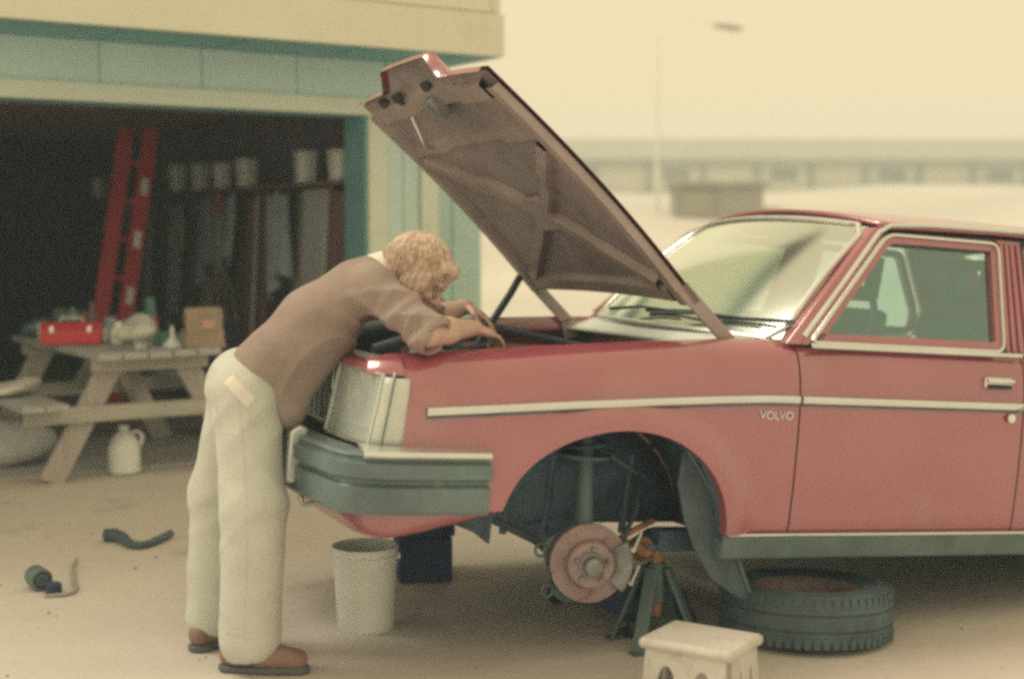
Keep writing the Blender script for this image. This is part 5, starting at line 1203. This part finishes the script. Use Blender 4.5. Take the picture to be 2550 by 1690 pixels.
clut = [('bottle', 'tall brown bottle at the back of the picnic table', 'bottle', (0.02, 0.42), [(0, 0), (0.034, 0), (0.036, 0.13), (0.014, 0.18), (0.014, 0.23), (0, 0.232)], 'brown_board'),
        ('jar', 'clear-grey jar behind the crumpled white rag', 'jar', (0.10, 0.30), [(0, 0), (0.042, 0), (0.044, 0.10), (0.036, 0.115), (0.038, 0.135), (0, 0.136)], 'tarp'),
        ('paint_pot', 'dark teal paint pot at the far end of the table', 'pot', (-0.12, 0.58), [(0, 0), (0.065, 0), (0.065, 0.15), (0.069, 0.152), (0.069, 0.160), (0.06, 0.158), (0, 0.150)], 'green_enamel'),
        ('cup', 'white cup between the toolbox and the rag', 'cup', (-0.06, -0.02), [(0, 0), (0.030, 0), (0.040, 0.085), (0.037, 0.085), (0.028, 0.006), (0, 0.006)], 'white_plastic'),
        ('funnel', 'pale upturned funnel near the green box', 'funnel', (0.16, -0.66), [(0.062, 0), (0.060, 0.008), (0.014, 0.060), (0.010, 0.125), (0.007, 0.125)], 'white_plastic'),
        ('grease_tin', 'flat grey tin on the near edge of the table', 'tin', (-0.06, -0.72), [(0, 0), (0.045, 0), (0.045, 0.032), (0.047, 0.033), (0.047, 0.042), (0, 0.043)], 'alloy')]
for nm_, lb_, ct_, (x_, y_), pr_, mt_ in clut: lathe_thing(nm_, lb_, ct_, onT(x_, y_), pr_, mt_)
m = MB(); m.bar((0, 0, 0.012), (0.26, 0, 0.012), 0.022, 0.010); m.lathe([(0.014, 0.004), (0.026, 0.004), (0.026, 0.020), (0.014, 0.020)], 18, Matrix.Translation((0.27, 0, 0)), closed=True); m.box((-0.02, 0, 0.012), (0.05, 0.045, 0.012)); o = m.build('spanner', 'alloy', None, loc=onT(-0.16, -0.62), rot=(0, 0, TA + R(25)), bevel=0.002); tag(o, 'steel spanner lying on the near left of the tabletop', 'spanner')
crumpled('sack', 'pale cement sack slumped on the ground behind the table', 'sack', G(-2.3, 0.55, 0.012), (0.30, 0.22, 0.15), 'grey_board', 21)
lathe_thing('fuel_can', 'faded red fuel can on the garage floor behind the table', 'fuel can', G(-0.62, 0.95, 0.012), [(0, 0), (0.13, 0), (0.14, 0.02), (0.14, 0.28), (0.10, 0.33), (0.03, 0.35), (0.03, 0.40), (0, 0.402)], 'ladder_red')
crumpled('coverall', 'dark teal coverall heaped at the far left of the tabletop', 'coverall', onT(-0.20, 0.72), (0.14, 0.13, 0.07), 'teal_vinyl', 41)
crumpled('feed_sack', 'pale sack thrown over the left bench of the picnic table', 'sack', onT(-0.66, -0.30, 0.472), (0.12, 0.20, 0.045), 'white_cotton', 43)
crumpled('old_towel', 'pink towel bundled at the right back of the tabletop', 'towel', onT(0.22, 0.36), (0.09, 0.10, 0.055), 'pink_plastic', 45)
bx = MB(); bx.box((0, 0, 0.075), (0.24, 0.18, 0.15)); bx.box((-0.06, 0.10, 0.152), (0.10, 0.06, 0.006), (0.4, 0, 0)); bx.box((0.07, -0.10, 0.152), (0.09, 0.06, 0.006), (-0.4, 0, 0)); o = bx.build('cardboard_box', 'paper_bag', None, loc=onT(-0.02, 0.74), rot=(0, 0, TA + R(-14)), bevel=0.003); tag(o, 'open cardboard box at the far end of the tabletop', 'box')
lathe_thing('thermos', 'tall teal flask standing right of the red tin', 'flask', onT(0.34, 0.22), [(0, 0), (0.040, 0), (0.042, 0.19), (0.034, 0.205), (0.034, 0.255), (0, 0.257)], 'green_enamel')
# jug under the table
jug = thing('jug', 'white plastic jug on the ground under the picnic table end', 'jug', (-2.31, 8.40, 0.0), (0, 0, R(20)))
m = MB(); m.lathe([(0, 0), (0.082, 0), (0.092, 0.012), (0.094, 0.15), (0.078, 0.20), (0.040, 0.245), (0.026, 0.255), (0.026, 0.275)], 28); m.build('shell', 'white_plastic', jug)
m = MB(); m.lathe([(0.030, 0.262), (0.031, 0.285), (0.0, 0.288)], 18); m.build('lid', 'white_plastic', jug)
m = MB(); m.tube([(0.045, 0, 0.240), (0.085, 0, 0.245), (0.108, 0, 0.215), (0.098, 0, 0.165)], 0.011, 8); m.build('handle', 'white_plastic', jug)

# ------------------------------------------------------------------ inside the garage
lad = thing('ladder', 'tall red ladder leaning inside the dark garage', 'ladder', G(-1.22, 2.0), (0, 0, GA + R(6)))
H_ = 2.22; LN = 0.30
for k, x_ in enumerate((-0.10, 0.10)):
    m = MB(); m.bar((x_, 0, 0.0), (x_ + 0.50, LN, H_), 0.12, 0.04, up=(0, -1, 0.1)); m.build('rail', 'ladder_red', lad, bevel=0.004)
for i in range(7):
    t = 0.10 + i * 0.13; m = MB(); m.bar((-0.10 + 0.50 * t, LN * t, H_ * t), (0.10 + 0.50 * t, LN * t, H_ * t), 0.035, 0.03); m.build('rung', 'ladder_red', lad, bevel=0.003)
for t in (0.43, 0.62, 0.80):
    m = MB(); m.box((0.10 + 0.50 * t, LN * t - 0.026, H_ * t), (0.055, 0.004, 0.13), (R(-8), R(12.5), 0)); m.build('sticker', 'white_plastic', lad)
# shelf board with white tubs along the right wall
shelf = MB(); shelf.box((0.17, 3.5, 1.775), (0.30, 6.2, 0.028)); o = shelf.build('wall_shelf', 'brown_board', None, loc=G(0, 0), rot=(0, 0, GA), smooth=False)
tag(o, 'long brown shelf carrying white tubs on the right garage wall', 'shelf')
for i in range(5):
    m = MB(); m.bar((0.30, 0.75 + i * 1.35, 1.50), (0.08, 0.75 + i * 1.35, 1.755), 0.03, 0.03); m.build('bracket', 'brown_board', o, smooth=False)
tub_y = [0.60, 1.18, 2.30, 2.84, 3.34, 3.90, 5.62, 6.25]
order = ['nearest', 'second', 'third', 'fourth', 'fifth', 'sixth', 'seventh', 'innermost']
tub = None
for i, y_ in enumerate(tub_y):
    t_ = thing('tub', ('%s white tub from the door on the long garage shelf' % order[i]) if i not in (0, 7) else ('white tub nearest the door on the long garage shelf' if i == 0 else 'innermost white tub at the dark end of the garage shelf'), 'tub', G(0.10, y_, 1.790), (0, 0, GA + R([3, -4, 8, -6, 4, -3, 6, -8][i])), 'white tubs on the garage shelf')
    if tub is None:
        m = MB(); rows = []
        for k in range(6):
            z = 0.205 * k / 5; a = 0.068 + 0.012 * k / 5; rows.append([(a * math.copysign(abs(math.cos(q)) ** 0.5, math.cos(q)), 1.1 * a * math.copysign(abs(math.sin(q)) ** 0.5, math.sin(q)), z) for q in [2 * math.pi * j / 24 for j in range(25)]])
        m.grid(rows); m.f.append(tuple(range(24))); tub = m.build('shell', 'white_plastic', t_, angle=60, solid=0.003)
        m = MB(); m.tube([(p[0] * 1.02, p[1] * 1.02, 0.205) for p in rows[-1][:-1]], 0.006, 6, closed=True); tub_rim = m.build('rim', 'white_plastic', t_)
        m = MB(); m.extr([(p[0], p[1], 0.208) for p in rows[-1][:-1]], (0, 0, 0.006)); tub_lid = m.build('lid', 'white_plastic', t_)
    else:
        for p in (tub, tub_rim, tub_lid): clone(p, t_)
    t_.scale = (1, 1, [1.0, 1.08, 1.05, 1.0, 1.06, 1.1, 1.0, 0.95][i])
# boards and handles standing against the wall
def leaner(name, label, cat, y_, w_, h_, th, material, lean_=0.10, z0=0.0, x0=0.02):
    m = MB(); m.bar((0, 0, 0), (lean_, 0, h_), w_, th, up=(1, 0, 0)); o_ = m.build(name, material, None, loc=G(x0, y_, z0 + 0.012), rot=(0, 0, GA), smooth=False, bevel=0.003); return tag(o_, label, cat)
leaner('board', 'wide grey board leaning against the wall just inside the garage door', 'board', 1.04, 0.40, 1.73, 0.025, 'grey_board')
leaner('plank', 'brown plank leaning beside the door jamb inside the garage', 'plank', 0.62, 0.30, 1.70, 0.03, 'brown_board')
leaner('batten', 'narrow brown batten standing behind the wide grey board', 'batten', 1.95, 0.10, 1.70, 0.04, 'brown_board')
leaner('beam', 'reddish brown post standing left of the hanging tarp edge', 'post', 2.20, 0.07, 1.68, 0.06, 'brown_board')
def leanstick(name, label, cat, y_, r_, h_, material, tilt=0.0):
    m = MB(); m.tube([(0, 0, 0), (0.10, tilt, h_)], r_, 8); o_ = m.build(name, material, None, loc=G(0.0, y_, 0.01), rot=(0, 0, GA)); return tag(o_, label, cat)
leanstick('broom_handle', 'thin grey broom handle leaning between the two brown posts', 'broom handle', 2.08, 0.014, 1.69, 'grey_board')
for y_, w_, h_, mt_, lb in ((1.50, 0.14, 1.72, 'table_wood', 'pale wooden slat behind the hanging grey jacket'), (2.62, 0.12, 1.70, 'brown_board', 'brown slat half hidden by the tarp'), (3.42, 0.20, 1.74, 'table_wood', 'pale plank standing just beyond the tarp'), (3.80, 0.10, 1.70, 'brown_board', 'narrow brown slat between two pale planks deep in the garage'), (4.25, 0.24, 1.66, 'grey_board', 'grey plank standing deep in the garage'), (5.0, 0.16, 1.72, 'table_wood', 'pale plank nearest the back wall of the garage')):
    leaner('slat', lb, 'plank', y_, w_, h_, 0.02, mt_, 0.12, 0.0, 0.10)
def coil(name, label, cat, loc, r_, tr, material, turns=4):
    m = MB(); m.tube([(0.012 * math.sin(3 * a), r_ * (1 + 0.05 * math.sin(1.7 * a)) * math.cos(a), r_ * 1.25 * math.sin(a)) for a in [2 * math.pi * turns * k / (30 * turns) for k in range(30 * turns)]], tr, 6); o_ = m.build(name, material, None, loc=loc, rot=(0, 0, GA)); return tag(o_, label, cat)
coil('hose_coil', 'coiled pale hose hanging on the garage wall past the tarp', 'hose', G(0.02, 3.70, 1.42), 0.15, 0.013, 'rope')
coil('cable_coil', 'coiled red cable hung between tubs and tarp', 'cable', G(-0.06, 2.52, 1.66), 0.06, 0.010, 'ladder_red', 3)
coil('wire_coil', 'dark wire coil hanging deep in the garage beside the ladder', 'wire', G(0.02, 4.60, 1.40), 0.17, 0.012, 'pole_grey')
# hanging tarp and rope
def cloth(name, label, cat, y0, y1, z1, z0, material, seed, x_=0.02):
    rr = random.Random(seed); rows = []
    for i in range(25):
        t = i / 24; row = []
        for j in range(19):
            q = j / 18; y_ = lerp(y0, y1, q) + 0.05 * (0.5 - q) * (1 - t) - 0.10 * (q - 0.5) * t; drop = z0 + 0.18 * math.sin(3.0 * q + 0.6)
            row.append((x_ + 0.035 * math.sin(19 * q + 2.2 * t + seed) * (0.3 + t), y_, lerp(z1 - 0.05 * abs(math.sin(6 * q)), drop, t)))
        rows.append(row)
    m = MB(); m.grid(rows); o_ = m.build(name, material, None, loc=G(0, 0), rot=(0, 0, GA), solid=0.004); return tag(o_, label, cat)
cloth('tarp', 'grey-green tarp hanging in folds from the garage shelf', 'tarp', 2.35, 3.25, 1.755, 1.05, 'tarp', 2)
cloth('jacket', 'dull grey jacket hanging under the shelf right of the brown posts', 'jacket', 1.36, 1.82, 1.755, 0.95, 'tarp', 5, 0.06)
rp = MB()
for k in range(4):
    rp.tube([(-0.01, 2.60 + 0.01 * k, 1.75), (-0.02, 2.62 + 0.02 * k, 1.3), (-0.10 + 0.03 * k, 2.55 - 0.05 * k, 1.0), (-0.16 + 0.05 * k, 2.52 - 0.08 * k, 0.72)], 0.007, 6)
o = rp.build('rope', 'rope', None, loc=G(0, 0), rot=(0, 0, GA)); tag(o, 'pale rope strands hanging down in front of the tarp', 'rope')
hook = MB(); hook.tube([(-2.55, 2.2, 2.37), (-2.56, 2.2, 2.22), (-2.53, 2.2, 2.16), (-2.35, 2.25, 1.78), (-2.28, 2.26, 1.62)], [0.006, 0.012, 0.016, 0.016, 0.012], 8)
o = hook.build('hanging_strap', 'pole_grey', None, loc=G(0, 0), rot=(0, 0, GA)); tag(o, 'grey strap hanging from the garage ceiling left of the ladder', 'strap')
o = crumpled('red_reel', 'small red reel hung high under the garage ceiling', 'reel', G(-2.54, 2.2, 2.27), (0.05, 0.05, 0.05), 'ladder_red', 9)
# rear shelving with boxes in the dark
rack = thing('storage_rack', 'dark storage rack against the back wall of the garage', 'rack', G(-3.1, 6.55), (0, 0, GA))
for x_ in (-1.0, 1.0):
    for y_ in (-0.2, 0.2): m = MB(); m.box((x_, y_, 0.95), (0.05, 0.05, 1.9)); m.build('post', 'dark_ply', rack, smooth=False)
for z_ in (0.4, 0.95, 1.5): m = MB(); m.box((0, 0, z_), (2.1, 0.46, 0.03)); m.build('shelf', 'brown_board', rack, smooth=False)
c_, s_g = math.cos(GA), math.sin(GA)
bl = [(-0.7, 0.415, 0.5, 0.32, 0.28, 'blue_box', 'dark blue box low on the storage rack'), (0.2, 0.415, 0.45, 0.34, 0.3, 'brown_board', 'brown carton low on the storage rack'), (-0.35, 0.965, 0.4, 0.3, 0.25, 'grey_board', 'grey carton on the middle shelf of the rack'), (0.5, 0.965, 0.5, 0.3, 0.32, 'blue_box', 'dark blue crate on the middle shelf of the rack'), (-0.6, 1.515, 0.5, 0.3, 0.22, 'brown_board', 'brown carton on top of the storage rack'), (0.3, 1.515, 0.35, 0.3, 0.3, 'tarp', 'grey box on top of the storage rack')]
for x_, z_, w_, d_, h_, mm, lb in bl:
    m = MB(); m.box((0, 0, h_ / 2), (w_, d_, h_)); m.box((0, 0, h_ + 0.004), (w_ + 0.012, d_ + 0.012, 0.012)); p = G(-3.1 + x_, 6.55, z_); o = m.build('carton', mm, None, loc=p, rot=(0, 0, GA + R(random.uniform(-8, 8))), bevel=0.004); tag(o, lb, 'box', 'boxes on the storage rack')
bench = thing('workbench', 'low dark workbench against the left side of the garage', 'workbench', G(-3.9, 3.6), (0, 0, GA))
m = MB(); m.box((0, 0, 0.82), (0.7, 2.4, 0.05)); m.build('top', 'brown_board', bench, smooth=False, bevel=0.004)
for x_ in (-0.3, 0.3):
    for y_ in (-1.1, 1.1): m = MB(); m.box((x_, y_, 0.40), (0.08, 0.08, 0.79)); m.build('leg', 'brown_board', bench, smooth=False)
crumpled('blue_heap', 'blue plastic sheet heaped on the workbench', 'plastic sheet', G(-3.85, 3.0, 0.847), (0.28, 0.4, 0.12), 'blue_box', 11)
lathe_thing('enamel_bowl', 'pale bowl standing on the right rear of the garage floor boxes', 'bowl', G(0.02, 2.95, 0.742), [(0, 0), (0.06, 0), (0.085, 0.03), (0.10, 0.075), (0.095, 0.075), (0.06, 0.01), (0, 0.01)], 'white_plastic')
crate = MB(); crate.box((0, 0, 0.36), (0.5, 0.5, 0.72)); crate.box((0, 0, 0.730), (0.53, 0.53, 0.022)); o = crate.build('floor_cabinet', 'blue_box', None, loc=G(0.02, 2.95, 0.012), rot=(0, 0, GA), bevel=0.005); tag(o, 'dark blue cabinet under the hanging tarp', 'cabinet')

# ------------------------------------------------------------------ background
far = thing('long_building', 'long low building with a deep roof on the ridge behind the car', 'building', (18.0, 82.0, 3.9), (0, 0, R(1.0)))
def gz(x, y): return ground_z(x, y)
m = MB(); m.extr([(-34, -3.2, 1.55), (-34, 0.5, 2.95), (-34, 4.5, 1.55), (-34, 4.5, 1.40), (-34, -3.2, 1.40)], (68, 0, 0)); m.build('roof', 'far_roof', far, smooth=False)
m = MB(); m.box((0, -3.25, 1.46), (68, 0.12, 0.36)); m.build('fascia', 'far_roof', far, smooth=False)
m = MB(); m.box((0, -0.2, 0.1), (66, 5.3, 2.5)); m.build('wall', 'far_wall', far, smooth=False)
for i in range(22):
    m = MB(); m.box((-31.5 + i * 3.0, -2.98, 0.1), (0.24, 0.20, 2.5)); m.build('post', 'far_roof', far, smooth=False)
for i in range(9):
    m = MB(); m.box((-27.0 + i * 6.0, -2.86, 0.75), (1.5, 0.06, 0.7)); w_ = m.build('window', 'far_dark', far, smooth=False)
shed = thing('field_shed', 'dark flat-roofed shed half sunk behind the sand bank', 'shed', (4.78, 33.6, 1.5), (0, 0, R(-4)))
m = MB(); m.box((0, 0, 0.35), (2.05, 1.8, 1.3)); m.build('wall', 'far_dark', shed, smooth=False)
m = MB(); m.box((0, 0, 1.05), (2.30, 2.1, 0.12)); m.build('roof', 'far_dark', shed, smooth=False)
m = MB(); m.box((-0.45, -0.92, 0.40), (0.7, 0.06, 1.0)); m.build('door', 'far_roof', shed, smooth=False)
lamp = thing('street_lamp', 'faint tall street lamp with one arm beyond the bonnet', 'street lamp', (3.45, 34.0, ground_z(3.45, 34.0) - 0.05))
m = MB(); m.tube([(0, 0, 0), (0, 0, 4.2)], [0.045, 0.028], 12); m.build('pole', 'pale_pole', lamp)
m = MB(); m.tube([(0, 0, 4.1), (0.25, 0, 4.42), (0.8, 0, 4.52), (1.3, 0, 4.47)], 0.013, 8); m.build('arm', 'pale_pole', lamp)
m = MB(); m.lathe([(0.0, -0.38), (0.05, -0.36), (0.11, -0.2), (0.13, 0.1), (0.08, 0.32), (0.0, 0.36)], 16, Matrix.Translation((1.65, 0, 4.38)) @ Matrix.Rotation(R(98), 4, 'Y') @ Matrix.Scale(0.6, 4, (1, 0, 0))); m.build('lamp_head', 'far_roof', lamp)

# ------------------------------------------------------------------ the hazy air
hz = MB(); hz.box((0, 45, 3.05), (260, 320, 8.5)); haze = hz.build('haze', 'dirt', None, smooth=False); kind(haze, 'stuff')
haze['label'] = 'thin pale haze over the whole yard'; haze['category'] = 'haze'
hm = bpy.data.materials.new('haze_air'); hm.use_nodes = True; hm.node_tree.nodes.clear()
ho = hm.node_tree.nodes.new('ShaderNodeOutputMaterial'); pv = hm.node_tree.nodes.new('ShaderNodeVolumePrincipled')
pv.inputs['Density'].default_value = 0.0050; pv.inputs['Color'].default_value = (0.62, 0.83, 1.0, 1); pv.inputs['Anisotropy'].default_value = 0.1
hm.node_tree.links.new(pv.outputs[0], ho.inputs['Volume'])
haze.data.materials.clear(); haze.data.materials.append(hm)
